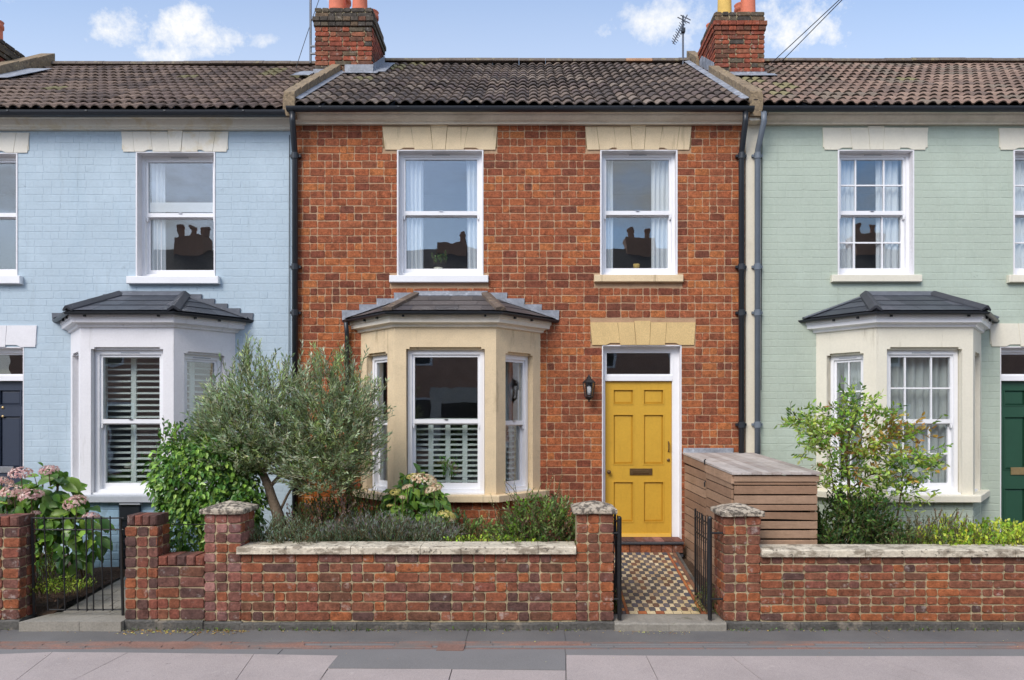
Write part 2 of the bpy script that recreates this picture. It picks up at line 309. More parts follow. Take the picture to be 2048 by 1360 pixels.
M['metal_grey'] = mat('galvanised_steel', lin(110, 114, 122), .5, metal=.5)
M['ob'] = mat('opposite_brick', lin(192, 154, 134), .9, (2, .2), (30, .2))
M['ow'] = mat('opposite_render', lin(205, 200, 190), .8)
M['oroof'] = mat('opposite_slate', lin(104, 98, 94), .8, (3, .3), (12, .4))
M['odark'] = mat('opposite_glass', lin(40, 46, 52), .1, spec=.6)
def glass(name, fac, rough=0.0, bstr=.08, bsc=3.0, tint=(.93, .95, .95)):
    m = bpy.data.materials.new(name); m.use_nodes = True; N = m.node_tree.nodes; L = m.node_tree.links; N.clear()
    o = N.new('ShaderNodeOutputMaterial'); mx_ = N.new('ShaderNodeMixShader'); tr = N.new('ShaderNodeBsdfTransparent'); tr.inputs[0].default_value = (*tint, 1)
    gl = N.new('ShaderNodeBsdfGlossy'); gl.inputs['Roughness'].default_value = rough; gl.inputs[0].default_value = (.92, .96, 1, 1)
    lw = N.new('ShaderNodeLayerWeight'); lw.inputs[0].default_value = .5; fr = N.new('ShaderNodeMath'); fr.operation = 'POWER'; fr.inputs[1].default_value = 4; L.new(lw.outputs['Facing'], fr.inputs[0]); ad = N.new('ShaderNodeMath'); ad.operation = 'MULTIPLY_ADD'; ad.inputs[1].default_value = .8; ad.inputs[2].default_value = fac; ad.use_clamp = True
    L.new(fr.outputs[0], ad.inputs[0]); L.new(ad.outputs[0], mx_.inputs[0]); L.new(tr.outputs[0], mx_.inputs[1]); L.new(gl.outputs[0], mx_.inputs[2]); L.new(mx_.outputs[0], o.inputs[0])
    geo = N.new('ShaderNodeNewGeometry'); nz = N.new('ShaderNodeTexNoise'); nz.inputs['Scale'].default_value = bsc; nz.inputs['Detail'].default_value = 1; L.new(geo.outputs['Position'], nz.inputs['Vector'])
    bp = N.new('ShaderNodeBump'); bp.inputs['Strength'].default_value = bstr; bp.inputs['Distance'].default_value = .02; L.new(nz.outputs['Fac'], bp.inputs['Height']); L.new(bp.outputs[0], gl.inputs['Normal'])
    return m
M['glass'] = glass('window_glass', .11, bstr=.035, bsc=4)
M['glass_frost'] = glass('frosted_glass', .16, .22, .3, 30, (.55, .58, .58))

# ---------------------------------------------------------------- brickwork
RED = [lin(*c) for c in [(160, 90, 62), (152, 84, 60), (168, 97, 64), (144, 80, 58), (178, 106, 66), (134, 76, 58), (156, 92, 68), (124, 70, 56), (186, 116, 70), (108, 66, 56), (162, 88, 60), (146, 86, 66)]]
REDDARK = [lin(*c) for c in [(134, 74, 56), (120, 66, 54), (102, 64, 56), (144, 80, 60), (112, 64, 52), (152, 88, 64)]]
OLDR = [lin(*c) for c in [(150, 86, 66), (140, 80, 62), (162, 92, 64), (130, 78, 66), (114, 76, 68), (172, 98, 64), (134, 86, 74), (96, 70, 64), (146, 92, 78), (122, 72, 58)]]
OLDB = [lin(*c) for c in [(124, 84, 74), (110, 78, 70), (98, 74, 68), (134, 82, 68), (90, 70, 66), (142, 84, 68)]]
OLDP = [lin(*c) for c in [(142, 104, 98), (128, 92, 88), (150, 96, 82), (118, 84, 82), (162, 118, 110)]]
CHIM = [lin(*c) for c in [(150, 82, 62), (138, 76, 60), (120, 74, 60), (160, 88, 66), (108, 76, 62), (144, 92, 70)]]
CHD = [lin(*c) for c in [(98, 88, 74), (86, 78, 70), (110, 92, 74), (78, 72, 66)]]
def soften(pal, k):
    n = len(pal); mean = [sum(c[i] for c in pal) / n for i in range(3)]; return [tuple(c[i] * (1 - k) + mean[i] * k for i in range(3)) for c in pal]
RED = soften(RED, .5); OLDR = [(c[0] * 1.02, c[1] * 1.1, c[2] * .95) for c in soften(OLDR, .38)]; OLDB = soften(OLDB, .2); OLDP = soften(OLDP, .2); REDDARK = soften(REDDARK, .45); RED = [(c[0] * 1.06, c[1] * 1.07, c[2] * .95) for c in RED]; REDDARK = [(c[0] * 1.06, c[1] * 1.07, c[2] * .95) for c in REDDARK]
def brick_pts(w, h, p, rnd, c=.005, cr=.014, jit=.0035):
    cr = min(cr, w * .3, h * .3)
    def octa(ins, y):
        a, b = w / 2 - ins, h / 2 - ins; k = max(cr - ins, .003)
        return [(-a + k, y, -b), (a - k, y, -b), (a, y, -b + k), (a, y, b - k), (a - k, y, b), (-a + k, y, b), (-a, y, b - k), (-a, y, -b + k)]
    J = [(rnd.uniform(-jit, jit), rnd.uniform(-jit, jit)) for _ in range(8)]
    V = []
    for ins, y in ((0, .004), (0, -(p - c)), (c, -p)):
        for (x, yv, z), (jx, jz) in zip(octa(ins, y), J): V.append((x + jx, yv, z + jz))
    Fc = [tuple(range(16, 24))]
    for r_ in (0, 8):
        for i in range(8): j = (i + 1) % 8; Fc.append((r_ + i, r_ + j, r_ + 8 + j, r_ + 8 + i))
    return V, Fc
BC = {}
def brick_mesh(key, w, h, p, col, m, var, cr=.014):
    k = (key, round(w, 3), round(h, 4), round(p, 4), col, var)
    if k not in BC:
        V, Fc = brick_pts(w, h, p, random.Random(hash(k) & 0xffff), cr=cr)
        BC[k] = fast_mesh('brick', V, Fc, [m], tints=[col] * len(Fc))
    return BC[k]
def subtract(iv, cuts):
    out = [iv]
    for a, b in cuts:
        nx = []
        for c, d in out:
            if b <= c or a >= d: nx.append((c, d)); continue
            if a > c: nx.append((c, a))
            if b < d: nx.append((b, d))
        out = nx
    return out
def brickwork(wall, F, u0, u1, z0, z1, gauge, holes, pal, m, p=.008, joint=.010, S=.215, H=.105, limit=300, key='r', hide=(), split=.28, picker=None, seed=1, mod=0, jz=None, cr=.014, name='brick'):
    jz = joint if jz is None else jz
    rnd = random.Random(seed); items = []
    nrow = max(1, round((z1 - z0) / gauge)); g = (z1 - z0) / nrow
    for r_ in range(nrow):
        a = z0 + r_ * g; b = a + g; zc = (a + b) / 2
        cuts = [(h[0], h[1]) for h in holes if not (b - .35 * g <= h[2] or a + .35 * g >= h[3])]
        for (c, d) in subtract((u0, u1), cuts):
            if d - c < .03: continue
            ws = []; x = 0; st = (r_ % 2); L_ = d - c
            if abs(c - u0) < 1e-6 and st: ws.append(H); x += H + joint
            k = r_ % 2
            if mod:
                ws = []; x = 0; k0 = math.floor((c - u0) / mod) + 1; pos = c
                while pos < d - .001:
                    nm = rnd.choices((1, 2, 3), (split, .96 - split, .04))[0]; e = u0 + (k0 + nm - 1) * mod + rnd.uniform(-.004, .004)
                    if e - pos < .05: e += mod
                    if d - e < .045: e = d
                    k0 = round((e - u0) / mod) + 1; ws.append(min(e, d) - pos - joint if e < d else d - pos); pos = e
                x = L_
            while x < L_ - .001:
                if rnd.random() < split: w = H
                else: w = S if (k % 2 == 0) else (H if rnd.random() < .75 else S)
                k += 1
                w *= rnd.uniform(.93, 1.05)
                if L_ - (x + w + joint) < .05: w = L_ - x; ws.append(w); x = L_; break
                ws.append(w); x += w + joint
            x = c
            for i, w in enumerate(ws):
                bw = w if i == len(ws) - 1 else w
                uc = x + bw / 2; x += bw + joint
                col = picker(uc, zc, rnd) if picker else rnd.choice(pal)
                items.append((uc, zc, bw, g - jz, col))
    def score(it):
        if any(h[0] < it[0] < h[1] and h[2] < it[1] < h[3] for h in hide): return 1e9
        P = Vector(F(it[0], 0, it[1])); return ((P - Vector((0, -CAMD, CAMH))).length) ** 2 / (it[2] + .02)
    order = sorted(range(len(items)), key=lambda i: score(items[i]))
    ind = set(i for i in order[:limit] if score(items[i]) < 1e8)
    mb = MB()
    for i, (uc, zc, w, h, col) in enumerate(items):
        pp = p * rnd.choice((.75, 1, 1, 1.2)); 
        if i in ind:
            cls = S if w > (S + H) / 2 else H
            me = brick_mesh(key, cls, h, pp, col, m, rnd.randrange(3), cr)
            inst(name, me, wall, F(uc, 0, zc), (0, 0, F.ang), (w / cls, 1, 1))
        else:
            V, Fc = brick_pts(w, h, pp, rnd, cr=cr); b = len(mb.v); mb.tint = col
            mb.v += [F(uc + a, y, zc + c) for a, y, c in V]
            for f in Fc: mb.face([b + q for q in f])
    if mb.v: mb.build('brickwork', m, wall, tints=True, kind='stuff')
    return items
def slab(mb, F, u0, u1, z0, z1, d0, d1, holes):
    us = sorted({u0, u1, *[min(max(h[i], u0), u1) for h in holes for i in (0, 1)]}); zs = sorted({z0, z1, *[min(max(h[i], z0), z1) for h in holes for i in (2, 3)]})
    nu, nz = len(us) - 1, len(zs) - 1
    solid = [[not any(h[0] < (us[i] + us[i + 1]) / 2 < h[1] and h[2] < (zs[j] + zs[j + 1]) / 2 < h[3] for h in holes) for j in range(nz)] for i in range(nu)]
    S_ = lambda i, j: 0 <= i < nu and 0 <= j < nz and solid[i][j]
    b = len(mb.v); id_ = {}
    def vi(i, j, k):
        if (i, j, k) not in id_: id_[(i, j, k)] = len(mb.v); mb.v.append(F(us[i], (d0, d1)[k], zs[j]))
        return id_[(i, j, k)]
    for i in range(nu):
        for j in range(nz):
            if not solid[i][j]: continue
            mb.face([vi(i, j, 0), vi(i + 1, j, 0), vi(i + 1, j + 1, 0), vi(i, j + 1, 0)]); mb.face([vi(i, j + 1, 1), vi(i + 1, j + 1, 1), vi(i + 1, j, 1), vi(i, j, 1)])
            if not S_(i - 1, j): mb.face([vi(i, j, 1), vi(i, j, 0), vi(i, j + 1, 0), vi(i, j + 1, 1)])
            if not S_(i + 1, j): mb.face([vi(i + 1, j, 0), vi(i + 1, j, 1), vi(i + 1, j + 1, 1), vi(i + 1, j + 1, 0)])
            if not S_(i, j - 1): mb.face([vi(i, j, 1), vi(i + 1, j, 1), vi(i + 1, j, 0), vi(i, j, 0)])
            if not S_(i, j + 1): mb.face([vi(i, j + 1, 0), vi(i + 1, j + 1, 0), vi(i + 1, j + 1, 1), vi(i, j + 1, 1)])
    return mb

# ---------------------------------------------------------------- windows, doors, lintels
def sash_window(parent, F, u0, u1, z0, z1, d, bars=None, line=True, liner='white_m', vent=True, low=.515, glassm='glass', fw=.05, linw=.018):
    """box sash window in the opening u0..u1, z0..z1; its face lies d behind the wall face"""
    if line: MB().ring(u0 + .001, u1 - .001, z0, z1 - .001, linw, linw, .012, .004, -.010, d, F).build('reveal', M[liner], parent)
    u0 += .008; u1 -= .008
    win = MB().ring(u0, u1, z0, z1, fw, fw, .055, .055, d, d + .13, F).build('window', M['white'], parent)
    iu0, iu1, iz0, iz1 = u0 + fw - .006, u1 - fw + .006, z0 + .045, z1 - .045
    zm = iz0 + (iz1 - iz0) * low; mr = .05
    st = .036
    MB().ring(iu0, iu1, zm - mr * .4, iz1, st, st, .04, mr, d + .018, d + .058, F).build('sash', M['white'], win)
    MB().ring(iu0, iu1, iz0, zm, st + .004, st + .004, .035, .075, d + .062, d + .10, F).build('sash', M['white'], win)
    for uu in (iu0 + .006, iu1 - .006 - .03):
        MB().prism([(uu, zm - mr * .4), (uu + .008, zm - mr * .4 - .055), (uu + .022, zm - mr * .4 - .055), (uu + .03, zm - mr * .4)], d + .02, d + .056, F).build('sash_horn', M['white'], win)
    B(iu0 + .03, iu1 - .03, d + .036, d + .040, zm + .025, iz1 - .035, F).build('pane', M[glassm], win)
    B(iu0 + .035, iu1 - .035, d + .080, d + .084, iz0 + .065, zm - .03, F).build('pane', M['glass'], win)
    if vent: B((u0 + u1) / 2 - .11, (u0 + u1) / 2 + .11, d - .006, d, z1 - .040, z1 - .030, F).build('trickle_vent', M['greysill'], win)
    B((u0 + u1) / 2 - .02, (u0 + u1) / 2 + .02, d + .006, d + .02, zm + .022, zm + .034, F).build('sash_catch', M['chrome'], win)
    if bars:
        for fx in bars[0]:
            x = iu0 + (iu1 - iu0) * fx
            B(x - .009, x + .009, d + .022, d + .052, zm + .02, iz1 - .03, F).build('glazing_bar', M['white'], win)
            B(x - .009, x + .009, d + .066, d + .096, iz0 + .06, zm - .02, F).build('glazing_bar', M['white'], win)
        for fz in bars[1]:
            za = zm + .02 + (iz1 - zm - .05) * fz; zb = iz0 + .065 + (zm - iz0 - .09) * fz
            B(iu0 + .03, iu1 - .03, d + .024, d + .050, za - .009, za + .009, F).build('glazing_bar', M['white'], win)
            B(iu0 + .03, iu1 - .03, d + .068, d + .094, zb - .009, zb + .009, F).build('glazing_bar', M['white'], win)
    return win
def curtain(name, F, u0, u1, z0, z1, d, m, label, folds=4, amp=.022, taper=0.0, group=None, seed=0):
    rnd = random.Random(seed); nu = max(10, folds * 8); nz_ = 7; V = []; Fc = []
    ph = [rnd.uniform(0, 6.28) for _ in range(3)]
    for j in range(nz_ + 1):
        t = j / nz_
        for i in range(nu + 1):
            s_ = i / nu; uu = u0 + (u1 - u0) * s_ * (1 - taper * (1 - t)) if taper >= 0 else u1 - (u1 - u0) * (1 - s_) * (1 + taper * (1 - t))
            dd = d + amp * math.sin(2 * math.pi * folds * s_ + ph[0] + .5 * math.sin(3 * t + ph[1])) + amp * .4 * math.sin(2 * math.pi * folds * 2.3 * s_ + ph[2])
            V.append(F(uu, dd, z0 + (z1 - z0) * t))
    for j in range(nz_):
        for i in range(nu): a = j * (nu + 1) + i; Fc.append((a, a + 1, a + nu + 2, a + nu + 1))
    V = np.array(V); c = np.array([V[:, 0].mean(), V[:, 1].mean(), V[:, 2].min()])
    o = link(bpy.data.objects.new(name, fast_mesh(name, V - c, Fc, [m], smooth=True)), None, c)
    return tag(o, label, 'curtain', group)
def shutter(F, u0, u1, z0, z1, d, splits, label, group=None, tilt=.35, pitch=.062, double=None):
    root = empty('window_shutter', F((u0 + u1) / 2, d, z0), label, 'shutter', group)
    xs = [u0] + [u0 + (u1 - u0) * s_ for s_ in splits] + [u1]
    for a, b in zip(xs[:-1], xs[1:]):
        MB().ring(a, b, z0, z1, .03, .03, .03, .04, d, d + .028, F).build('shutter_frame', M['shutter'], root)
        n = int((z1 - z0 - .08) / pitch); g = (z1 - z0 - .08) / n
        for k in range(n):
            z = z0 + .045 + g * (k + .5); h = .028; y = .020
            m = MB(); m.prism([(a + .031, 0), (b - .031, 0), (b - .031, .004), (a + .031, .004)], 0, .001, lambda u, dd, zz: (0, 0, 0)) if False else None
            m = MB(); m.hexa([F(a + .031, d - .012, z - .012), F(b - .031, d - .012, z - .012), F(b - .031, d + .036, z + .006), F(a + .031, d + .036, z + .006),
                              F(a + .031, d - .012, z + .001), F(b - .031, d - .012, z + .001), F(b - .031, d + .036, z + .013), F(a + .031, d + .036, z + .013)])
            m.build('slat', M['shutter'], root)
    return root
def lintel(parent, cuts_t, cuts_b, yt, ykt, yb, key, m, Y=0, proud=.014, notch=()):
    """flat arch of stones; cuts in photo pixels turned into metres on the wall"""
    n = len(cuts_t) - 1
    tints = None
    for i in range(n):
        top = ykt if i == key else yt
        a, b = wx(cuts_t[i]), wx(cuts_t[i + 1]); c, d = wx(cuts_b[i]), wx(cuts_b[i + 1]); g = .0025
        zt, zb = wz(top), wz(yb)
        pts = [(c + g, zb), (d - g, zb), (b - g, zt), (a + g, zt)]
        if i in notch:
            if i == notch[0]: pts = [(c + g, zb), ((c + d) / 2, zb), ((c + d) / 2 + .05, zb + .025), (d - g, zb + .025), (b - g, zt), (a + g, zt)]
            else: pts = [(c + g, zb + .025), ((c + d) / 2 - .05, zb + .025), ((c + d) / 2, zb), (d - g, zb), (b - g, zt), (a + g, zt)]
        MB().prism(pts, -proud - (.004 if i == key else 0) - (.002 if i % 2 else 0), .11, W0).build('voussoir', M[m], parent)
    B(wx(cuts_t[0]) + .01, wx(cuts_t[-1]) - .01, -.010, .10, wz(yb) + .03, wz(yt) - .01).build('joint', M['joint' if m.startswith('stone') else m], parent)
def panel_door(parent, x0, x1, z0, z1, d, m, furniture):
    """six-panel door leaf with real recessed panels"""
    W = x1 - x0; H = z1 - z0; F = W0
    cx = [(x0 + W * .115, x0 + W * .43), (x0 + W * .57, x0 + W * .885)]
    rows = [(z0 + H * .095, z0 + H * .36), (z0 + H * .465, z0 + H * .79), (z0 + H * .85, z0 + H * .95)]
    holes = [(a, b, c, e) for a, b in cx for c, e in rows]
    leaf = slab(MB(), F, x0, x1, z0, z1, d, d + .045, holes).build('door', m, parent)
    for a, b, c, e in holes:
        MB().ring(a, b, c, e, .012, .012, .012, .012, d - .006, d + .02, F).build('panel_moulding', m, leaf)
        mb = MB(); k = .035
        P = [F(a + .010, d + .024, c + .010), F(b - .010, d + .024, c + .010), F(b - .010, d + .024, e - .010), F(a + .010, d + .024, e - .010),
             F(a + k, d + .013, c + k), F(b - k, d + .013, c + k), F(b - k, d + .013, e - k), F(a + k, d + .013, e - k)]
        bb = len(mb.v); mb.v += P
        for q in ((0, 1, 5, 4), (1, 2, 6, 5), (2, 3, 7, 6), (3, 0, 4, 7), (4, 5, 6, 7)): mb.face([bb + i for i in q])
        mb.build('door_panel', m, leaf)
    mb = MB(); mb.exx([(d - .03, z0 + .012), (d, z0 + .012), (d, z0 + .055), (d - .012, z0 + .05)], x0 + .01, x1 - .01); mb.build('weather_bar', m, leaf)
    return leaf
# ---------------------------------------------------------------- ground
SL = .62                                   # roof slope
def sheet(name, x0, x1, pts, m, kind='structure', label=None, z=0):
    """a ground sheet through (y, z) points, x0..x1, with thickness"""
    mb = MB(); pr = [(y, zz) for y, zz in pts] + [(y, zz - .02) for y, zz in reversed(pts)]
    mb.exx(pr, x0, x1); return mb.build(name, M[m], None, kind=kind)
B(-400, 400, -400, 400, -.30, -.16).build('ground', M['road'], None, kind='structure')
B(-60, 60, -11.6, -5.2, -.15, -.12).build('road', M['road'], None, kind='structure')
B(-60, 60, -5.06, -1.9, -.10, -.006).build('pavement_base', M['asph'], None, kind='structure')
B(-60, 60, -15.4, -11.74, -.15, 0).build('far_pavement', M['asph'], None, kind='structure')
for y in (-5.2, -11.73):
    kb = MB()
    for i in range(-14, 14): kb.bbox(i * .915, i * .915 + .905, y, y + .135, -.14, .0, .012)
    kb.build('kerb', M['kerb'], None, kind='structure')
# footway: asphalt band by the wall, a clay channel, then big slabs with a patched area
pv = empty('pavement', (0, -2.7, 0)); tag(pv, None, None, None, 'structure')
def gy(py, z=0): return FOC * (CAMH - z) / (py - HY) - CAMD
def gpoly(mb, pts, z0, z1):                # ground polygon given by (x, y)
    mb.prism(pts, 0, z1 - z0, lambda a, d, c: (a, c, z1 - d))
ya, yb, yc = gy(1282), gy(1298), gy(1316)
def slabx(name, x0, x1, y0, y1, m, z=0.0, ch=.006):
    mb = MB(); F = lambda a, d, c: (a, c, z - d); mb.bbox(x0, x1, 0, .02, y0, y1, ch, F); return mb.build(name, M[m], pv)
for a, b in [(-9, -5.2), (-5.19, -3.05), (-3.04, -.55), (-.54, .34), (.345, 3.2), (3.205, 9)]: slabx('asphalt_strip', a, b, ya + .003, -2.0, 'asph', .0, .003)
# four clay channel bricks rows
for k in range(4):
    y = yb + (ya - yb) * k / 4
    x = -9
    while x < 9:
        L_ = random.uniform(.55, .9); worn = (-.1 < x < 1.9) or (2.4 < x < 3.7) or random.random() < .3
        mb = MB(); F = lambda a, d, c: (a, c, (-.005 if worn else .0) - d); mb.bbox(x, x + L_ - .006, 0, .02, y + .003, y + (ya - yb) / 4 - .005, .006, F); mb.build('channel_tile', M['channel'] if not worn or k % 3 == 0 else M['asph2'], pv); x += L_
for a, b in [(-9, -2.1), (-2.095, .32), (.325, 9)]: slabx('asphalt_strip', a, b, yc + .0, yb - .002, 'asph2', .0, .003)
B(wx(874, yb + CAMD - CAMD) * 1, wx(928, yb), yb - .05, ya - .04, .0, .006).build('access_cover', M['channel'], pv)
def gp(px, py): Y = gy(py); return (wx(px, Y), Y)
def slabpoly(px, m, name='paving_slab', z=0.0):
    z += .004
    mb = MB(); gpoly(mb, [gp(*p) for p in px][::-1], z - .03, z); return mb.build(name, M[m], pv)
def quadslab(tl, tr, br, bl, m, dz=0): return slabpoly([tl, tr, br, bl], m, z=dz)
# slabs: boundaries lean with the perspective of the photograph's joints
edges = [(-420, -1250), (100, -420), (255 + 0, 150), (508, 442), (676, 610)]
fy, ny = 1310.5, 1420
def jx(p, f): return p[0] + (p[1] - p[0]) * f
J = [((-900, fy), (-2300, ny)), ((-420, fy), (-1150, ny)), ((-40, fy), (-330, ny)), ((105, 1305), (-45, ny)), ((256, 1306), (30, ny)), ((508, 1309), (430, ny)), ((676, 1312), (600, ny))]
for (a, b), (c, d) in zip(J[:-1], J[1:]): quadslab((a[0] + .6, a[1]), (c[0] - .6, c[1]), (d[0] - .8, d[1]), (b[0] + .8, b[1]), 'slab')
quadslab((677, 1311), (1131, 1311), (1131, 1341), (655, 1337), 'asph2', .001)
quadslab((655, 1338), (903, 1339), (880, ny), (600, ny), 'slab')
quadslab((905, 1339.5), (1131, 1342), (1131, ny), (882, ny), 'slab')
J2 = [((1132, 1311), (1133, ny)), ((1292, 1312), (1345, ny)), ((1462, 1313), (1600, ny)), ((1740, 1313), (2050, ny)), ((2120, 1313), (2700, ny)), ((2900, 1313), (3600, ny))]
for (a, b), (c, d) in zip([x for x in J2[:-1]], [x for x in J2[1:]]): quadslab((a[0] + .6, a[1]), (c[0] - .6, c[1]), (d[0] - .8, d[1]), (b[0] + .8, b[1]), 'slab')
mb = MB(); mb.exx([(-5.05, -.02), (-5.05, -.001), (gy(1421), -.001), (gy(1421), -.02)], -60, 60); mb.build('footway_surface', M['slab'], None, kind='structure')
# garden soil
for nm, a, b in (('garden_soil', -9, -4.58), ('garden_soil', -3.62, .86), ('garden_soil', 1.85, 9)):
    V = []; n = int((b - a) / .08); k = 26; Fc = []
    for j in range(k + 1):
        y = -2.12 + (2.12 - .0) * j / k
        for i in range(n + 1):
            x = a + (b - a) * i / n; zb = (.12 if a < -4 else .26) + .10 * j / k if a > -5 and a != 1.85 else (.10 + .17 * j / k)
            V.append((x, y, zb + .05 * noise.noise((x * 4, y * 4, 0)) + .02 * noise.noise((x * 15, y * 15, 3))))
    for j in range(k):
        for i in range(n): q = j * (n + 1) + i; Fc.append((q, q + 1, q + n + 2, q + n + 1))
    tag(link(bpy.data.objects.new(nm, fast_mesh(nm, V, Fc, [M['soil']], smooth=True))), kind='structure')

# ---------------------------------------------------------------- the two paths
def pathz(Y): return .074 + (Y + 2.04) / 1.79 * .271
fp = MB().exx([(-2.04, pathz(-2.04) - .004), (-.25, pathz(-.25) - .004), (-.25, .0), (-2.04, .0)], .90, 1.80).build('tiled_path', M['grout'], None, kind='structure')
CREAM = [lin(208, 190, 152), lin(198, 178, 136), lin(214, 198, 164), lin(186, 162, 126), lin(204, 182, 144)]
DARK = [lin(98, 94, 100), lin(86, 82, 84), lin(108, 98, 94), lin(104, 78, 66), lin(124, 90, 74), lin(84, 84, 94)]
TC = {}
def tmesh(kind, w, l, col):
    k = (kind, round(w, 4), round(l, 4), col)
    if k not in TC:
        if kind == 'oct': c = .32; pts = [(-w + 2 * w * c * .75, -l), (w - 2 * w * c * .75, -l), (w, -l + 2 * l * c), (w, l - 2 * l * c), (w - 2 * w * c * .75, l), (-w + 2 * w * c * .75, l), (-w, l - 2 * l * c), (-w, -l + 2 * l * c)]
        else: pts = [(-w, -l), (w, -l), (w, l), (-w, l)]
        n = len(pts); V = [(a, b, 0) for a, b in pts] + [(a * .97, b * .97, .003) for a, b in pts]
        Fc = [tuple(range(n, 2 * n))] + [(i, (i + 1) % n, n + (i + 1) % n, n + i) for i in range(n)]
        TC[k] = fast_mesh('tile', V, Fc, [M['tile']], tints=[col] * len(Fc))
    return TC[k]
tsl = math.atan(.271 / 1.79)
cw, cl = .053, .0895; ncol, nrow = 13, 19
x00 = .90 + .095
for r_ in range(nrow):
    Y = -2.04 + .075 + cl * (r_ + .5)
    for c in range(ncol):
        X = x00 + cw * (c + .5); dk = (r_ + c) % 2 == 0
        col = random.choice(DARK[:3] + DARK[5:] if (c // 3) % 2 == 0 else DARK[1:5]) if dk else random.choice(CREAM)
        me = tmesh('oct' if dk else 'sq', cw * (.64 if dk else .46), cl * (.54 if dk else .46), col)
        inst('tile', me, fp, (X, Y, pathz(Y) - .003 + (.0024 if dk else 0)), (tsl, 0, random.uniform(-.03, .03)))
bt = MB(); 
def strip_tiles(xa, xb, ya_, yb_, n, cols, along='y'):
    for i in range(n):
        if along == 'y': y0 = ya_ + (yb_ - ya_) * i / n; y1 = ya_ + (yb_ - ya_) * (i + 1) / n; a, b = xa, xb
        else: y0, y1 = ya_, yb_; a = xa + (xb - xa) * i / n; b = xa + (xb - xa) * (i + 1) / n
        me = tmesh('sq', (b - a) / 2 - .002, (y1 - y0) / 2 - .002, random.choice(cols)); Y = (y0 + y1) / 2
        inst('border_tile', me, fp, ((a + b) / 2, Y, pathz(Y) - .002), (tsl, 0, 0))
ORG = [lin(186, 118, 66), lin(170, 100, 60), lin(150, 88, 58)]; BRN = [lin(120, 84, 66), lin(106, 78, 66), lin(134, 96, 74)]
xe = x00 + cw * ncol
strip_tiles(x00, xe, -2.035, -1.968, 8, CREAM[:2] + ORG, 'x')
strip_tiles(xe + .002, xe + .036, -2.035, -.27, 12, ORG); strip_tiles(xe + .038, xe + .072, -2.035, -.27, 26, CREAM + DARK + ORG); strip_tiles(xe + .074, 1.80, -2.035, -.27, 12, BRN)
strip_tiles(.962, x00 - .002, -2.035, -.27, 12, ORG); strip_tiles(.93, .960, -2.035, -.27, 26, CREAM + DARK + ORG); strip_tiles(.90, .928, -2.035, -.27, 12, BRN)
MB().exx([(-2.04, pathz(-2.04) - .0), (-.25, pathz(-.25) - .0), (-.25, .0), (-2.04, .0)], 1.803, 1.835).build('path_edging', M['plinth'], fp)
def crooked(mb, x0, x1, y0, y1, z0, z1, n=12, j=.004, c=.014):   # worn stone block, front and top edges uneven
    xs = [x0 + (x1 - x0) * i / n for i in range(n + 1)]; b = len(mb.v)
    for x in xs:
        a, e = random.uniform(-j, j), random.uniform(-j, j)
        mb.v += [(x, y0, z0), (x, y0 + a, z1 - c + e), (x, y0 + c + a, z1 + e), (x, y1, z1), (x, y1, z0)]
    for i in range(n):
        for k in range(5): k2 = (k + 1) % 5; p = b + i * 5; mb.face([p + k, p + k2, p + 5 + k2, p + 5 + k][::-1])
    mb.face([b + k for k in range(5)]); mb.face([b + n * 5 + k for k in range(4, -1, -1)]); return mb
t = empty('threshold_step', (1.33, -2.2, 0), 'worn pale stone entrance step at the foot of the tiled path between brick piers', 'step')
crooked(MB(), .812, 1.315, -2.36, -2.045, -.02, .074).build('stone', M['concrete'], t); crooked(MB(), 1.318, 1.85, -2.36, -2.045, -.02, .073).build('stone', M['concrete'], t)
t = empty('threshold_step', (-4.1, -2.2, 0), 'cracked pale concrete entrance slab below the closed black iron gate', 'step')
def crackslab(pts):
    mb = MB(); gpoly(mb, pts, -.02, .088); return mb
crackslab([(-4.72, -2.37), (-4.17, -2.36), (-4.12, -2.26), (-4.05, -2.15), (-4.0, -2.03), (-4.60, -2.03)]).build('stone', M['concrete'], t)
crackslab([(-4.163, -2.362), (-3.775, -2.37), (-3.775, -2.03), (-3.994, -2.03), (-4.044, -2.15), (-4.113, -2.26)]).build('stone', M['concrete'], t)
lp = MB().exx([(-2.03, .078), (0, .26), (0, .0), (-2.03, .0)], -4.55, -3.60).build('garden_path', M['concrete'], None, kind='structure')
for r_ in range(12):
    y0 = -2.02 + r_ * .165; n = 4 + r_ % 2
    for c in range(n):
        a = -4.54 + .93 * c / n; b = -4.54 + .93 * (c + 1) / n; Y = y0 + .08
        o = B(a + .004, b - .004, y0 + .004, y0 + .160, 0, .022, c=0).build('paver', M['concrete'], lp); o.location = Vector(((a + b) / 2, Y, .078 + (Y + 2.03) * .0897 - .010)) - wl(lp); o.rotation_euler = (math.atan(.0897), 0, 0)

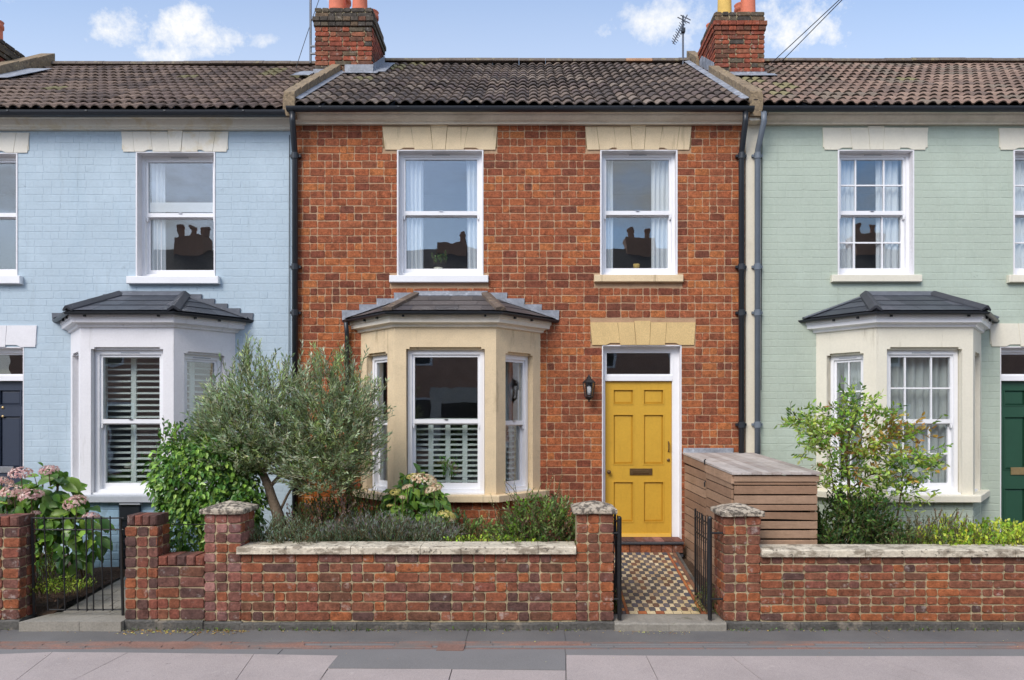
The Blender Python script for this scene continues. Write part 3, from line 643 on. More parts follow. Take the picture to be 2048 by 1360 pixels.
# ---------------------------------------------------------------- roofs
def tile_geo(w=.286, L=.335, A=.0185, th=.016, n=12, rnd=None):
    V = []; Fc = []; T = []
    def prof(i):
        t = i / n * 2; s_ = math.sin(2 * math.pi * t - 1.2); return A * (s_ + .25 * math.sin(4 * math.pi * t - .6))
    for i in range(n + 1):
        x = -w / 2 + w * i / n; z = prof(i); j = rnd.uniform(-.002, .002)
        V += [(x, 0, z + th * .2), (x, .004 + j, z + th), (x, L, z + th * .6)]
    for i in range(n):
        a = i * 3
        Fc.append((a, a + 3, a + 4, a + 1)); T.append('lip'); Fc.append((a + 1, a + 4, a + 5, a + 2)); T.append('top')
    return V, Fc, T
RC = {}
def sag(x, r_): return .022 * noise.noise((x * .55, r_ * .22, 9.1)) + .004 * noise.noise((x * 6, r_ * 2, 1))
def roof(house, x0, x1, ze, pal, lipf, key, nrows=14, rows_g=.288, yr=3.3, xoff=0, lichen=None, weather=None):
    Ye = -.20; ang = math.atan(SL)
    rf = MB().exx([(Ye + .03, ze - .035), (yr, ze - .035 + SL * (yr - Ye - .03)), (yr + 3.3, ze - .035 + SL * (yr - Ye - .03) - 2.05), (yr + 3.3, ze - .2), (.0, ze - .14)], x0, x1).build('roof', M['black'], house)
    w = .286; ncol = int(math.ceil((x1 - x0) / w)); items = []; rnd = random.Random(key)
    for r_ in range(nrows):
        for c in range(ncol):
            X = x0 + w * (c + .5) + xoff
            if X > x1 + .02 or X < x0 - .1: continue
            s_ = r_ * rows_g; items.append((r_, X, Ye + s_ * math.cos(ang), ze + s_ * math.sin(ang)))
    items.sort(key=lambda i: (i[0], abs(i[1]))); mb = MB()
    for q, (r_, X, Y, Z) in enumerate(items):
        ci = rnd.randrange(len(pal)); 
        if lichen and rnd.random() < lichen(X, Y): ci = len(pal)
        col = (pal + [lin(134, 126, 92)])[ci]; va = rnd.randrange(4)
        dang = ang - .055 + rnd.uniform(-.008, .008); Xj = X + rnd.uniform(-.004, .004)
        if q < 300 and abs(Xj) < 6.9:
            kk = (key, ci, va)
            if kk not in RC:
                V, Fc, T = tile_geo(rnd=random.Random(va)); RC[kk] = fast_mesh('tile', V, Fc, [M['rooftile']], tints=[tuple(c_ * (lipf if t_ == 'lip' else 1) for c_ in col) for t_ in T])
            inst('tile', RC[kk], rf, (Xj, Y, Z + sag(X, r_)), (dang, 0, rnd.uniform(-.01, .01)))
        else:
            V, Fc, T = tile_geo(rnd=rnd); ca, sa = math.cos(dang), math.sin(dang); b = len(mb.v)
            mb.v += [(Xj + a, Y + y * ca - z * sa, Z + sag(X, r_) + y * sa + z * ca) for a, y, z in V]
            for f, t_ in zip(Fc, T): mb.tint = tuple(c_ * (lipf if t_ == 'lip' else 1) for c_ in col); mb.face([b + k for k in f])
    if mb.v: mb.build('tiling', M['rooftile'], rf, tints=True, kind='stuff')
    zr = ze + SL * (yr - Ye) + .0; x = x0
    while x < x1 - .05:
        L_ = min(.45, x1 - x); dz = .03 * noise.noise((x * .5, key, 0)) ; m = 'ridge_o' if (key == 2 and (-.55 < x < -.2 or 1.4 < x < 2.1)) else 'ridge'
        pr = [(yr + .12 * math.cos(a), zr - .02 + dz + .085 * math.sin(a)) for a in [math.pi * k / 8 for k in range(9)]]
        MB().exx(pr, x + .003, x + L_ - .003).build('ridge_tile', M[m], rf); x += L_
    return rf
def gutter_x(parent, x0, x1, z, m='black', y=-.245, r=.055):
    n = 8; out = [(y + r * math.cos(a), z + r * math.sin(a)) for a in [math.pi + math.pi * k / n for k in range(n + 1)]]
    inn = [(y + (r - .006) * math.cos(a), z + (r - .006) * math.sin(a)) for a in [2 * math.pi - math.pi * k / n for k in range(n + 1)]]
    g = MB().exx(out + inn, x0, x1).build('gutter', M[m], parent, smooth=False)
    x = x0 + .4
    while x < x1 - .1: B(x, x + .025, y - r - .004, -.13, z - .02, z - .004).build('gutter_bracket', M[m], g); x += .95
    return g
def downpipe(parent, x, ztop, zbot, m, xt=None, name='downpipe', r=.036, y=-.06):
    xt = x if xt is None else xt
    d = MB().tube([(xt, -.235, ztop), (xt, -.235, ztop - .12), (x, y - .02, ztop - .40), (x, y, ztop - .46), (x, y, zbot)], r, 12).build(name, m, parent, smooth=True)
    for z in (ztop - .47, 3.86, 3.28 + .01, 1.9):
        if z > zbot: MB().lathe((x, y, z - .05), [(r + .001, 0), (r + .008, .004), (r + .008, .075), (r + .001, .08)], 12).build('pipe_collar', m, d, smooth=False); B(x - r - .03, x + r + .03, y + .005, .0, z - .02, z + .01).build('pipe_clip', m, d)
    return d

def interior(house, x0, x1, extra=()):
    mb = MB()
    for z0, z1 in ((.30, 2.95), (3.05, 5.55)):
        a, b, y0, y1 = x0 + .06, x1 - .06, .20, 2.6; q = len(mb.v); mb.v += [(a, y0, z0), (b, y0, z0), (b, y1, z0), (a, y1, z0), (a, y0, z1), (b, y0, z1), (b, y1, z1), (a, y1, z1)]
        for f in ((0, 1, 2, 3), (4, 5, 6, 7), (1, 2, 6, 5), (2, 3, 7, 6), (3, 0, 4, 7)): mb.face([q + i for i in f])
    o = mb.build('room', M['interior'], house); return o
# ---------------------------------------------------------------- bay windows
def offs(Xc, hb, hf, dep, o):
    """plan polyline A B C D of the bay pushed outward by o, ends on the wall plane"""
    Lf = math.hypot(hb - hf, dep); nx, ny = -dep / Lf, -(hb - hf) / Lf      # outward normal of left facet
    # left facet line passes (Xc-hb + nx*o, ny*o); direction (hb-hf, -dep)
    px, py, ddx, ddy = Xc - hb + nx * o, ny * o, (hb - hf), -dep
    t0 = -py / ddy; t1 = (-dep - o - py) / ddy
    A = (px + ddx * t0, 0.0); B_ = (px + ddx * t1, -dep - o)
    return [A, B_, (2 * Xc - B_[0], B_[1]), (2 * Xc - A[0], 0.0)]
def sweep(Xc, hb, hf, dep, prof):
    mb = MB(); n = len(prof); rows = []
    for o, z in prof:
        pl = offs(Xc, hb, hf, dep, o); rows.append([len(mb.v) + i for i in range(4)]); mb.v += [(x, y, z) for x, y in pl]
    for i in range(n):
        j = (i + 1) % n
        for k in range(3): mb.face([rows[i][k], rows[i][k + 1], rows[j][k + 1], rows[j][k]])
    mb.face([rows[i][0] for i in range(n)]); mb.face([rows[i][3] for i in range(n - 1, -1, -1)])
    return mb
def bay(house, Xc, hb, hf, stone, corn, sillm, plinthm, hipm, flash, slpal, bars=None, style='red', win_liner='white_m', dep=.6, cap_l=False):
    z0, zh, zt = 1.08, 2.806, 3.045
    A, B_, C_, D_ = offs(Xc, hb, hf, dep, 0)
    FL, FF, FR = Fr(A, B_), Fr(B_, C_), Fr(C_, D_)
    hw = .46 * hf / .593; uL = (.15 * FL.len / .8, .64 * FL.len / .8) if style != 'blue' else (.15 * FL.len / .8, .67 * FL.len / .8)
    holes = {'L': (uL[0], uL[1], z0 + .0, zh - .04), 'F': (hf - hw, hf + hw, z0, zh), 'R': (FR.len - uL[1], FR.len - uL[0], z0, zh - .04)}
    mb = MB()
    for k, F in (('L', FL), ('F', FF), ('R', FR)):
        u0_, u1_, a, b = holes[k]; T = .14
        # notched head: shoulders lower than the middle of the opening
        slab(mb, F, 0, F.len, z0 - .01, zt, 0, T, [(u0_, u1_, z0 - .02, b - .022), (u0_ + .04, u1_ - .04, b - .03, b)])
    bw = mb.build('bay_window', M[stone], house)
    for k, F in (('L', FL), ('F', FF), ('R', FR)):
        u0_, u1_, a, b = holes[k]
        sash_window(bw, F, u0_, u1_, z0 + .005, b - .026, .075, bars=(bars[1] if k == 'F' else bars[0]) if bars else None, line=False, vent=(style != 'red'), low=.50, fw=.042 if k != 'F' else .05)
        B(u0_ + .03, u1_ - .03, .035, .135, b - .027, b + .02, F).build('head_soffit', M[stone], bw)
        ws = B(u0_ + .005, u1_ - .005, .02, .09, z0 - .01, z0 + .022, F).build('timber_sill', M['white'], bw)
    # stone sill, cornice, gutter as mitred sweeps
    sweep(Xc, hb, hf, dep, [(.085, z0 - .078), (.085, z0 - .010), (.078, z0 - .002), (-.13, z0 + .004), (-.13, z0 - .078)]).build('sill', M[sillm], bw)
    sweep(Xc, hb, hf, dep, [(.012, zt - .012), (.028, zt - .004), (.032, zt + .018), (.05, zt + .032), (.088, zt + .040), (.092, zt + .086), (.104, zt + .092), (.106, zt + .135), (-.1, zt + .135), (-.1, zt - .012)]).build('cornice', M[corn], bw)
    gz = zt + .150; r = .032; oc = .148
    out = [(oc + r * math.cos(a), gz + r * math.sin(a)) for a in [math.pi + math.pi * k / 8 for k in range(9)]]; inn = [(oc + (r - .005) * math.cos(a), gz + (r - .005) * math.sin(a)) for a in [2 * math.pi - math.pi * k / 8 for k in range(9)]]
    g = sweep(Xc, hb, hf, dep, out + inn).build('gutter', M['black'], bw)
    for F, us in ((FF, (.12, hf * 2 - .12)), (FL, (.3, .6)), (FR, (.2, .5))):
        for uu in us: B(uu - .012, uu + .012, -.13, -.106, zt + .10, zt + .135, F).build('gutter_clip', M['black'], g)
    # roof
    ze, ztop = gz + .012, 3.50; th = .44 * hf / .593
    E = [Vector((x, y, ze)) for x, y in offs(Xc, hb, hf, dep, .135)]; T1, T2 = Vector((Xc - th, -.02, ztop)), Vector((Xc + th, -.02, ztop))
    under = MB(); under.v = [tuple(p - Vector((0, 0, .004))) for p in (E[0], E[1], E[2], E[3], T1, T2)] + [(E[0].x, 0, ze - .03), (E[3].x, 0, ze - .03)]
    for f in ((0, 1, 4), (1, 2, 5, 4), (2, 3, 5), (0, 6, 7, 3, 2, 1)): under.face(f)
    ur = under.build('roof', M['slate_hip'], bw)
    rnd = random.Random(int(Xc * 10))
    def facet(P0, P1, Q0, Q1, nr, wd):
        U = (P1 - P0).normalized(); nrm = U.cross((Q0 - P0)).normalized()
        if nrm.z < 0: nrm = -nrm
        for r_ in range(nr):
            v0, v1 = r_ / nr * .93, min((r_ + 1) / nr * .93 + .03, .97)
            def ends(v_): return P0.lerp(Q0, v_), P1.lerp(Q1, v_)
            a0, b0 = ends(v0); a1, b1 = ends(v1); base0 = P0.lerp(Q0, v0) - U * (a0 - P0).dot(U); base1 = P0.lerp(Q0, v1) - U * (a1 - P0).dot(U)
            s0a, s0b, s1a, s1b = (a0 - P0).dot(U), (b0 - P0).dot(U), (a1 - P0).dot(U), (b1 - P0).dot(U)
            x = min(s0a, s1a) - (wd / 2 if r_ % 2 else 0)
            while x < max(s0b, s1b):
                xa, xb = x, x + wd; x = xb
                l0, r0, l1, r1 = max(xa, s0a), min(xb, s0b), max(xa, s1a), min(xb, s1b)
                if r0 - l0 < .02: continue
                if r1 - l1 < 0: l1 = r1 = min(max((l0 + r0) / 2, s1a), s1b) if s1b > s1a else s1a; r1 = l1 + .001
                g_ = .0015; lift = nrm * (.010 + rnd.uniform(0, .002)); lo = nrm * .003; th_ = nrm * .005
                p = [base0 + U * (l0 + g_), base0 + U * (r0 - g_), base1 + U * (r1 - g_), base1 + U * (l1 + g_)]
                mbs = MB(); c = rnd.choice(slpal); mbs.tint = c
                mbs.hexa([p[0] + lift, p[1] + lift, p[2] + lo, p[3] + lo, p[0] + lift + th_, p[1] + lift + th_, p[2] + lo + th_, p[3] + lo + th_]); mbs.build('slate', M['slate'], bw, tints=True)
    facet(E[1], E[2], T1, T2, 3, .27); facet(E[0], E[1], T1, T1 + Vector((.001, 0, 0)), 3, .27); facet(E[2], E[3], T2, T2 + Vector((.001, 0, 0)), 3, .27)
    for Pq, Qq in ((E[1], T1), (E[2], T2)):
        d = Qq - Pq; n = 2
        for k in range(n):
            a = Pq + d * (k / n * 1.0 - .01) + Vector((0, 0, .016 - .003 * k)); b = Pq + d * ((k + 1) / n * 1.0) + Vector((0, 0, .014 - .003 * k))
            if style == 'red': pr = [(-.062, -.006), (.062, -.006), (.058, .026), (.0, .040), (-.058, .026)]
            else: pr = [(-.07, -.012), (-.052, -.012), (0, .022), (.052, -.012), (.07, -.012), (.066, .008), (.012, .052), (-.012, .052), (-.066, .008)]
            MB().beam(a, b, pr).build('hip_tile', M[hipm], bw)
    # lead apron over the top course and soakers on the hips, stepped flashing on the wall
    fl = M[flash]
    MB().hexa([T1 + Vector((.03, -.05, -.015)), T2 + Vector((-.03, -.05, -.015)), T2 + Vector((.0, .015, .02)), T1 + Vector((0, .015, .02)),
               T1 + Vector((.03, -.055, .0)), T2 + Vector((-.03, -.055, .0)), T2 + Vector((0, .012, .06)), T1 + Vector((0, .012, .06))]).build('lead_apron', fl, bw)
    B(T1.x - .02, T2.x + .02, -.022, -.004, ztop + .015, ztop + (.06 if style == 'red' else .025)).build('flashing', fl, bw)
    ns = 4 if style == 'red' else 5
    for sgn, Ee, Tt in ((-1, E[0], T1), (1, E[3], T2)):
        if style == 'green' : ns = 0
        if style == 'blue' and sgn < 0: ns_ = 5
        for k in range(ns):
            f0, f1 = k / ns, (k + 1) / ns
            xa = Tt.x + (Ee.x - Tt.x) * f0; xb = Tt.x + (Ee.x - Tt.x) * f1 + sgn * .045; za = ztop + (ze - ztop) * f0; zb = ztop + (ze - ztop) * f1
            up = .058 if style == 'red' else .035
            pts = [(xa, za - .01), (xb, zb - .01), (xb + sgn * .006, za + up - (za - zb) * .25), (xa - sgn * .0, za + up - (za - zb) * .25)]
            if sgn < 0: pts = pts[::-1]
            MB().prism(pts, -.020 - .002 * (k % 2), -.004, W0).build('flashing', fl, bw)
        MB().beam(Vector((Ee.x, -.05, ze + .012)), Vector((Tt.x, -.05, ztop + .008)), [(-.03, -.01), (.045, -.01), (.045, .0), (-.03, .012)]).build('lead_soaker', fl, bw)
    return bw, FL, FF, FR, holes
# ================================================================ the three houses
PAINT = [(1, 1, 1)]
def opening(x0, x1, yt, yb): return (wx(x0), wx(x1), wz(yb), wz(yt))
ZE = 5.83
# ---------------------------------------------------------------- red house
RX0, RX1 = -2.905, 2.72
red = empty('terraced_house', (-.1, 0, 0), 'middle red brick terraced house with mustard yellow door and tan stone bay window', 'house')
w1, w2, dr = opening(794, 967, 300, 552), opening(1200, 1355, 300, 551), (wx(1204), wx(1363), .30, wz(690))
bR = (-.96, 1.125, .593)
bh = (bR[0] - bR[1] + .06, bR[0] + bR[1] - .06, .3, 2.98)
rw = slab(MB(), W0, RX0, RX1, .05, 5.66, 0, .22, [w1, w2, dr, bh]).build('wall', M['mortar'], red)
interior(red, RX0, RX1)
lR = [(wx(765), wx(995), wz(300), wz(252)), (wx(1171), wx(1382), wz(300), wz(251)), (wx(1181), wx(1391), wz(690), wz(643))]
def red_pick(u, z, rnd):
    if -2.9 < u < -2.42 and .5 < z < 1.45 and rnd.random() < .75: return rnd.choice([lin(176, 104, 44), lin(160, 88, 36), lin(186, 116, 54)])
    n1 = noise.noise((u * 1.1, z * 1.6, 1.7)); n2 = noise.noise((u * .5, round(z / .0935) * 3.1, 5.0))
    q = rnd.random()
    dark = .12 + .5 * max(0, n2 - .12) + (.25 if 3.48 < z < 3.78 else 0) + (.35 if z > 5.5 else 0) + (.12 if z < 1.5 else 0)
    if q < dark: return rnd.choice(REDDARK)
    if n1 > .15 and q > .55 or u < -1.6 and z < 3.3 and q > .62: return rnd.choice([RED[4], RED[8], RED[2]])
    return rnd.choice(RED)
holes = [w1, w2, dr, lR[0], lR[1], lR[2], (bR[0] - bR[1] + .02, bR[0] + bR[1] - .02, .0, 3.10), (wx(780), wx(977), wz(567), wz(552)), (wx(1188), wx(1365), wz(567), wz(551)), (wx(826), wx(973), 3.1, 3.52)]
hide = [(-2.9, -1.9, .3, 2.3), (-1.9, .7, .3, 1.2), (RX0, RX0 + .12, 0, 9), (1.95, 2.72, .3, 1.5), (2.58, 2.72, 0, 9)]
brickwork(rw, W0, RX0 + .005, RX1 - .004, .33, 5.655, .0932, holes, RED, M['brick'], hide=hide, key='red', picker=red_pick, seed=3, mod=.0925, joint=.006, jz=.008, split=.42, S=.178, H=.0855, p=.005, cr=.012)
lintel(rw, [764.5, 822, 861, 895, 936, 995], [770, 829, 866, 891, 928, 991], 254, 250, 300, 2, 'stone', notch=(0, 4))
lintel(rw, [1170, 1193, 1227, 1260, 1291.5, 1325, 1359, 1383], [1174, 1199, 1233, 1264, 1288, 1318, 1353, 1378], 254, 250, 300, 3, 'stone', notch=(1, 5))
lintel(rw, [1180, 1235, 1268, 1301, 1333, 1391], [1184, 1240, 1272, 1299, 1330, 1388], 645, 642, 690, 2, 'stone_door', notch=(0, 4))
def wall_sill(parent, a, b, yt, yb, m, proud=.06): return B(wx(a), wx(b), -proud, .10, wz(yb), wz(yt), c=.006).build('sill', M[m], parent)
sw1 = sash_window(red, W0, *w1, .085); sw2 = sash_window(red, W0, *w2, .085)
wall_sill(red, 780, 977, 552, 566, 'white'); wall_sill(red, 1188, 1365, 551, 565, 'stone')
# front door, fanlight, frame
MB().ring(dr[0], dr[1], .33, dr[3] - .001, .012, .012, .012, .02, -.004, .10).build('door_reveal', M['white_m'], red)
zfl, zdt = wz(752), wz(761)
df = MB().ring(dr[0] + .010, dr[1] - .010, wz(1084), dr[3] - .01, .040, .088, .055, .02, .095, .19).build('door_frame', M['white'], red)
B(dr[0] + .05, dr[1] - .098, .085, .17, zdt, zfl + .008).build('transom', M['white'], df)
MB().ring(dr[0] + .048, dr[1] - .096, zfl, dr[3] - .06, .022, .022, .03, .03, .105, .15).build('fanlight_frame', M['white'], df)
B(dr[0] + .06, dr[1] - .11, .125, .130, zfl + .02, dr[3] - .08).build('fanlight_pane', M['glass'], df)
dX0, dX1 = dr[0] + .052, dr[1] - .100
door = panel_door(red, dX0, dX1, wz(1078), zdt - .004, .12, M['yellow'], None)
zc = wz(945)
lb = B((dX0 + dX1) / 2 + .02 - .13, (dX0 + dX1) / 2 + .02 + .155, .108, .121, zc - .042, zc + .042, c=.004).build('letterbox', M['brass'], door)
B((dX0 + dX1) / 2 + .03 - .10, (dX0 + dX1) / 2 + .02 + .11, .100, .110, zc - .022, zc + .022, c=.004).build('letter_flap', M['brass'], door)
zk = wz(945)
MB().lathe((0, 0, 0), [(.024, 0), (.024, .006), (.010, .010), (.010, .030), (.022, .036), (.026, .048), (.018, .060), (.004, .063)], 14).build('door_knob', M['brass'], door)
kn = bpy.data.objects['door_knob']; kn.rotation_euler = (R(90), 0, 0); kn.location = Vector((dX0 + .045, .119, zk)) - wl(door)
MB().lathe((0, 0, 0), [(.020, 0), (.020, .008), (.012, .012), (.012, .02), (.003, .021)], 12).build('lock_cylinder', M['brass'], door)
o = bpy.data.objects['lock_cylinder']; o.rotation_euler = (R(90), 0, 0); o.location = Vector((dX1 - .042, .119, wz(921))) - wl(door)
MB().tube([(dX1 - .042, .118, wz(884)), (dX1 - .042, .085, wz(888)), (dX1 - .042, .085, wz(900)), (dX1 - .042, .118, wz(904))], .008, 8).build('pull_handle', M['brass'], door)
# door step of the house
st = MB().exx([(-.25, .437), (-.275, .445), (-.275, .460), (-.262, .466), (.20, .472), (.20, .28), (-.225, .28), (-.225, .437)], wx(1210), wx(1362, -.1)).build('doorstep', M['slate_hip'], red)
for i in range(7):
    a = wx(1212) + (wx(1358) - wx(1212)) * i / 7; b = wx(1212) + (wx(1358) - wx(1212)) * (i + 1) / 7
    m = MB(); m.tint = random.choice(OLDR); m.bbox(a + .003, b - .003, -.246, -.22, .335, .434, .003); m.build('riser_tile', M['brick_old'], st, tints=True)
for i in range(8):
    a = wx(1212) + (wx(1360) - wx(1212)) * i / 8; b = wx(1212) + (wx(1360) - wx(1212)) * (i + 1) / 8
    m = MB(); m.tint = random.choice(OLDB + OLDP); m.box(a + .003, b - .003, -.222, .12, .466, .474); m.build('tread_tile', M['brick_old'], st, tints=True)
# bay
SLR = [lin(78, 74, 74), lin(86, 80, 78), lin(72, 68, 70), lin(92, 86, 84)]
SLG = [lin(66, 70, 78), lin(74, 78, 86), lin(60, 64, 72), lin(82, 84, 92)]
bwR, FLr, FFr, FRr, hR = bay(red, *bR, 'stone', 'fascia', 'stone', 'brick', 'hip_brown', 'lead', SLR, style='red')
def plinth(house, b, m, pal, key, z0=.2, painted=False, picker=None, lim=60):
    A, B_, C_, D_ = offs(*b, .6, -.005)
    for F in (Fr(A, B_), Fr(B_, C_), Fr(C_, D_)):
        pl = slab(MB(), F, 0, F.len, z0, 1.0, 0, .14, []).build('plinth_wall', M['mortar'] if not painted else M[m], house)
        brickwork(pl, F, .004, F.len - .004, z0 + .02, .998, .0932, [], pal, M[m], p=.008 if not painted else .004, key=key, seed=5, limit=lim, picker=picker, hide=[(-1, 9, 0, .55)])
plinth(red, bR, 'brick', RED, 'red')
# eaves
def fascia(house, x0, x1, z, m='fascia', m2=None):
    f = MB().exx([(-.150, z - .085), (-.150, z - .010), (-.0, z - .010), (-.0, z - .19), (-.052, z - .19), (-.060, z - .165), (-.085, z - .150), (-.118, z - .105), (-.126, z - .088)], x0, x1).build('fascia', M[m2 or m], house)
    return f
fascia(red, RX0 + .0, RX1 + .0, ZE - .01)
gutter_x(red, RX0 - .02, RX1 + .03, ZE - .075)
downpipe(red, wx(1483, -.06), ZE - .12, .30, M['black'], xt=wx(1491, -.235))
downpipe(red, wx(590, -.06), ZE - .12, .30, M['black'], xt=wx(585, -.235))
MB().tube([(bR[0] - 1.285, -.10, 3.16), (bR[0] - 1.285, -.05, 3.02), (bR[0] - 1.27, -.05, .4)], .028, 10).build('downpipe', M['black'], red, smooth=True)
CEN = [lin(112, 98, 88), lin(98, 86, 78), lin(124, 108, 96), lin(88, 78, 72), lin(132, 118, 106), lin(104, 90, 84)]
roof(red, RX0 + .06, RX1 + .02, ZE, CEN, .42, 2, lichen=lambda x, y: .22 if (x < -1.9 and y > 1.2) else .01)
# ---------------------------------------------------------------- blue house
BX0, BX1 = -8.6, -2.905
blue = empty('terraced_house', (-5.6, 0, 0), 'pale blue painted brick terraced house with white bay window and navy door', 'house')
w3, w4 = opening(272, 431, 304, 554), opening(-125, 36, 306, 553)
db = (wx(-112), wx(48), .25, wz(694)); bB = (-4.68, 1.03, .545)
ubs = [w3, w4, db, (bB[0] - bB[1] + .06, bB[0] + bB[1] - .06, .25, 2.98)]
bwall = slab(MB(), W0, BX0, BX1 - .002, .05, 5.60, 0, .22, ubs).build('wall', M['blue'], blue)
interior(blue, BX0, BX1 - .004)
lB = [(wx(243), wx(458), wz(304), wz(260)), (wx(-155), wx(60), wz(306), wz(262)), (wx(-140), wx(75), wz(694), wz(649))]
brickwork(bwall, W0, BX0, BX1 - .01, .22, 5.595, .0932, ubs + lB + [(bB[0] - bB[1] + .02, bB[0] + bB[1] - .02, 0, 3.10), (wx(258), wx(441), wz(569), wz(554)), (wx(-150), wx(47), wz(569), wz(553)), (bB[0] - .4, bB[0] + .4, 3.1, 3.52)], PAINT, M['blue'], p=.0020, joint=.0016, jz=.0055, cr=.003, key='blue', seed=11, split=.12,
          hide=[(-9, wx(0), 0, 9), (-4.9, -2.9, 0, 2.2), (-9, -5.5, 0, 1.3)])
lintel(bwall, [243, 266, 302, 336, 367, 400, 432, 458], [247, 270, 306, 340, 363, 396, 426, 454], 264, 260, 304, 3, 'white_cream', notch=(1, 5))
lintel(bwall, [-155, -132, -96, -62, -31, 2, 34, 60], [-151, -128, -92, -58, -35, -2, 28, 56], 266, 262, 306, 3, 'white_cream', notch=(1, 5))
lintel(bwall, [-140, -85, -50, -17, 15, 75], [-136, -80, -46, -19, 12, 72], 651, 649, 694, 2, 'white_m', notch=(0, 4))
sash_window(blue, W0, *w3, .11); sash_window(blue, W0, *w4, .085)
wall_sill(blue, 258, 441, 554, 569, 'white', .07); wall_sill(blue, -150, 47, 553, 569, 'white', .07)
def door_set(house, d, m, knobx, frame_r=.088, frame_l=.04, zbot=.38):
    MB().ring(d[0], d[1], zbot - .1, d[3] - .001, .012, .012, .012, .02, -.004, .10).build('door_reveal', M['white_m'], house)
    dfr = MB().ring(d[0] + .010, d[1] - .010, zbot - .05, d[3] - .01, frame_l, frame_r, .055, .02, .075, .19).build('door_frame', M['white'], house)
    B(d[0] + .05, d[1] - .012 - frame_r, .065, .17, zdt, zfl + .008).build('transom', M['white'], dfr)
    MB().ring(d[0] + .048, d[1] - .01 - frame_r, zfl, d[3] - .06, .022, .022, .03, .03, .105, .15).build('fanlight_frame', M['white'], dfr)
    B(d[0] + .06, d[1] - .02 - frame_r, .125, .130, zfl + .02, d[3] - .08).build('fanlight_pane', M['glass'], dfr)
    return panel_door(house, d[0] + .012 + frame_l, d[1] - .012 - frame_r, zbot, zdt - .004, .12, m, None)
dB = door_set(blue, db, M['navy'], 0, frame_r=.0, frame_l=.088)
B(wx(-45, .12), wx(28, .12), .106, .121, wz(947), wz(934), c=.003).build('letterbox', M['chrome'], dB)
for yy_, rr in ((815, .018), (833, .018)):
    o = MB().lathe((0, 0, 0), [(rr, 0), (rr, .006), (rr * .6, .012), (.003, .016)], 12).build('door_lock', M['brass_light'], dB); o.rotation_euler = (R(90), 0, 0); o.location = Vector((wx(6, .12), .119, wz(yy_))) - wl(dB)
B(db[0], db[1], -.25, .12, .2, .37, c=.01).build('doorstep', M['concrete'], blue)
bwB, FLb, FFb, FRb, hB = bay(blue, *bB, 'white_m', 'white_m', 'greysill', 'blue', 'slate_hip', 'lead_dark', SLG, style='blue')
plinth(blue, bB, 'blue_dirty', PAINT, 'blued', painted=True)
cv = B(wx(240, -.62), wx(280, -.62), -.640, -.60, .22, wz(1009, -.62)).build('cellar_vent', M['black'], blue)
B(wx(239, -.66), wx(281, -.66), -.67, -.60, wz(1009, -.62), wz(1004, -.62), c=.004).build('vent_hood', M['greysill'], cv)
for k in range(6): B(wx(241, -.64), wx(279, -.64), -.652, -.640, .34 + k * .09, .37 + k * .09).build('louvre', M['black'], cv)
fascia(blue, BX0, BX1 - .015, ZE - .075, 'white_cream')
B(BX0, BX1 - .015, -.156, -.145, ZE - .155, ZE - .08).build('fascia_board', M['black'], blue)
gutter_x(blue, BX0, BX1 - .03, ZE - .125, r=.060)
LFT = [lin(124, 106, 94), lin(110, 94, 84), lin(134, 114, 100), lin(100, 86, 78), lin(118, 100, 90)]
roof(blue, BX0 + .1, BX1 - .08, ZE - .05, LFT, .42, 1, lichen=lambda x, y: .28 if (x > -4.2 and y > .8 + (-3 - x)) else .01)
# ---------------------------------------------------------------- green house
GX0, GX1 = 2.828, 8.6
green = empty('terraced_house', (5.6, 0, 0), 'sage green painted brick terraced house with cream bay window and dark green door', 'house')
w5, w6 = opening(1675, 1828, 300, 551), opening(2026, 2180, 300, 551)
dg = (wx(2000), wx(2160), .25, wz(693)); bG = (4.64, 1.034, .567)
gbs = [w5, w6, dg, (bG[0] - bG[1] + .06, bG[0] + bG[1] - .06, .25, 2.98)]
gwall = slab(MB(), W0, RX1 + .002, GX1, .05, 5.66, 0, .22, gbs).build('wall', M['green'], green)
interior(green, RX1 + .01, GX1)
lG = [(wx(1644), wx(1856), wz(300), wz(254)), (wx(1996), wx(2210), wz(300), wz(255)), (wx(1978), wx(2190), wz(693), wz(646))]
brickwork(gwall, W0, GX0 + .085, GX1, .16, 5.655, .0932, gbs + lG + [(bG[0] - bG[1] + .02, bG[0] + bG[1] - .02, 0, 3.10), (wx(1661), wx(1840), wz(566), wz(551)), (wx(2013), wx(2190), wz(566), wz(551)), (bG[0] - .42, bG[0] + .42, 3.1, 3.52)], PAINT, M['green'], p=.0023, joint=.0018, jz=.0055, cr=.003, key='green', seed=12, split=.12,
          hide=[(wx(2048), 9, 0, 9), (3.2, 5.3, 0, 2.1), (2.8, 3.7, 0, 1.5), (2.8, 2.92, 0, 9)])
B(RX1 + .004, GX0 + .082, -.022, .0, .2, 5.66).build('render_strip', M['strip'], green)
lintel(gwall, [1644, 1699, 1735, 1768, 1806, 1856], [1648, 1704, 1739, 1765, 1799, 1850], 256, 253, 300, 2, 'cream', notch=(0, 4))
lintel(gwall, [1996, 2051, 2087, 2120, 2158, 2210], [2000, 2056, 2091, 2117, 2151, 2205], 257, 254, 300, 2, 'cream', notch=(0, 4))
lintel(gwall, [1978, 2035, 2068, 2100, 2133, 2190], [1982, 2040, 2072, 2098, 2130, 2186], 647, 645, 693, 2, 'cream', notch=(0, 4))
UB = ([.26, .68], [.5])
sash_window(green, W0, *w5, .085, bars=UB); sash_window(green, W0, *w6, .085, bars=UB)
wall_sill(green, 1661, 1840, 551, 565, 'cream'); wall_sill(green, 2013, 2190, 551, 566, 'cream')
dG = door_set(green, dg, M['dgreen'], 0, frame_l=.012, frame_r=.088, zbot=.33)
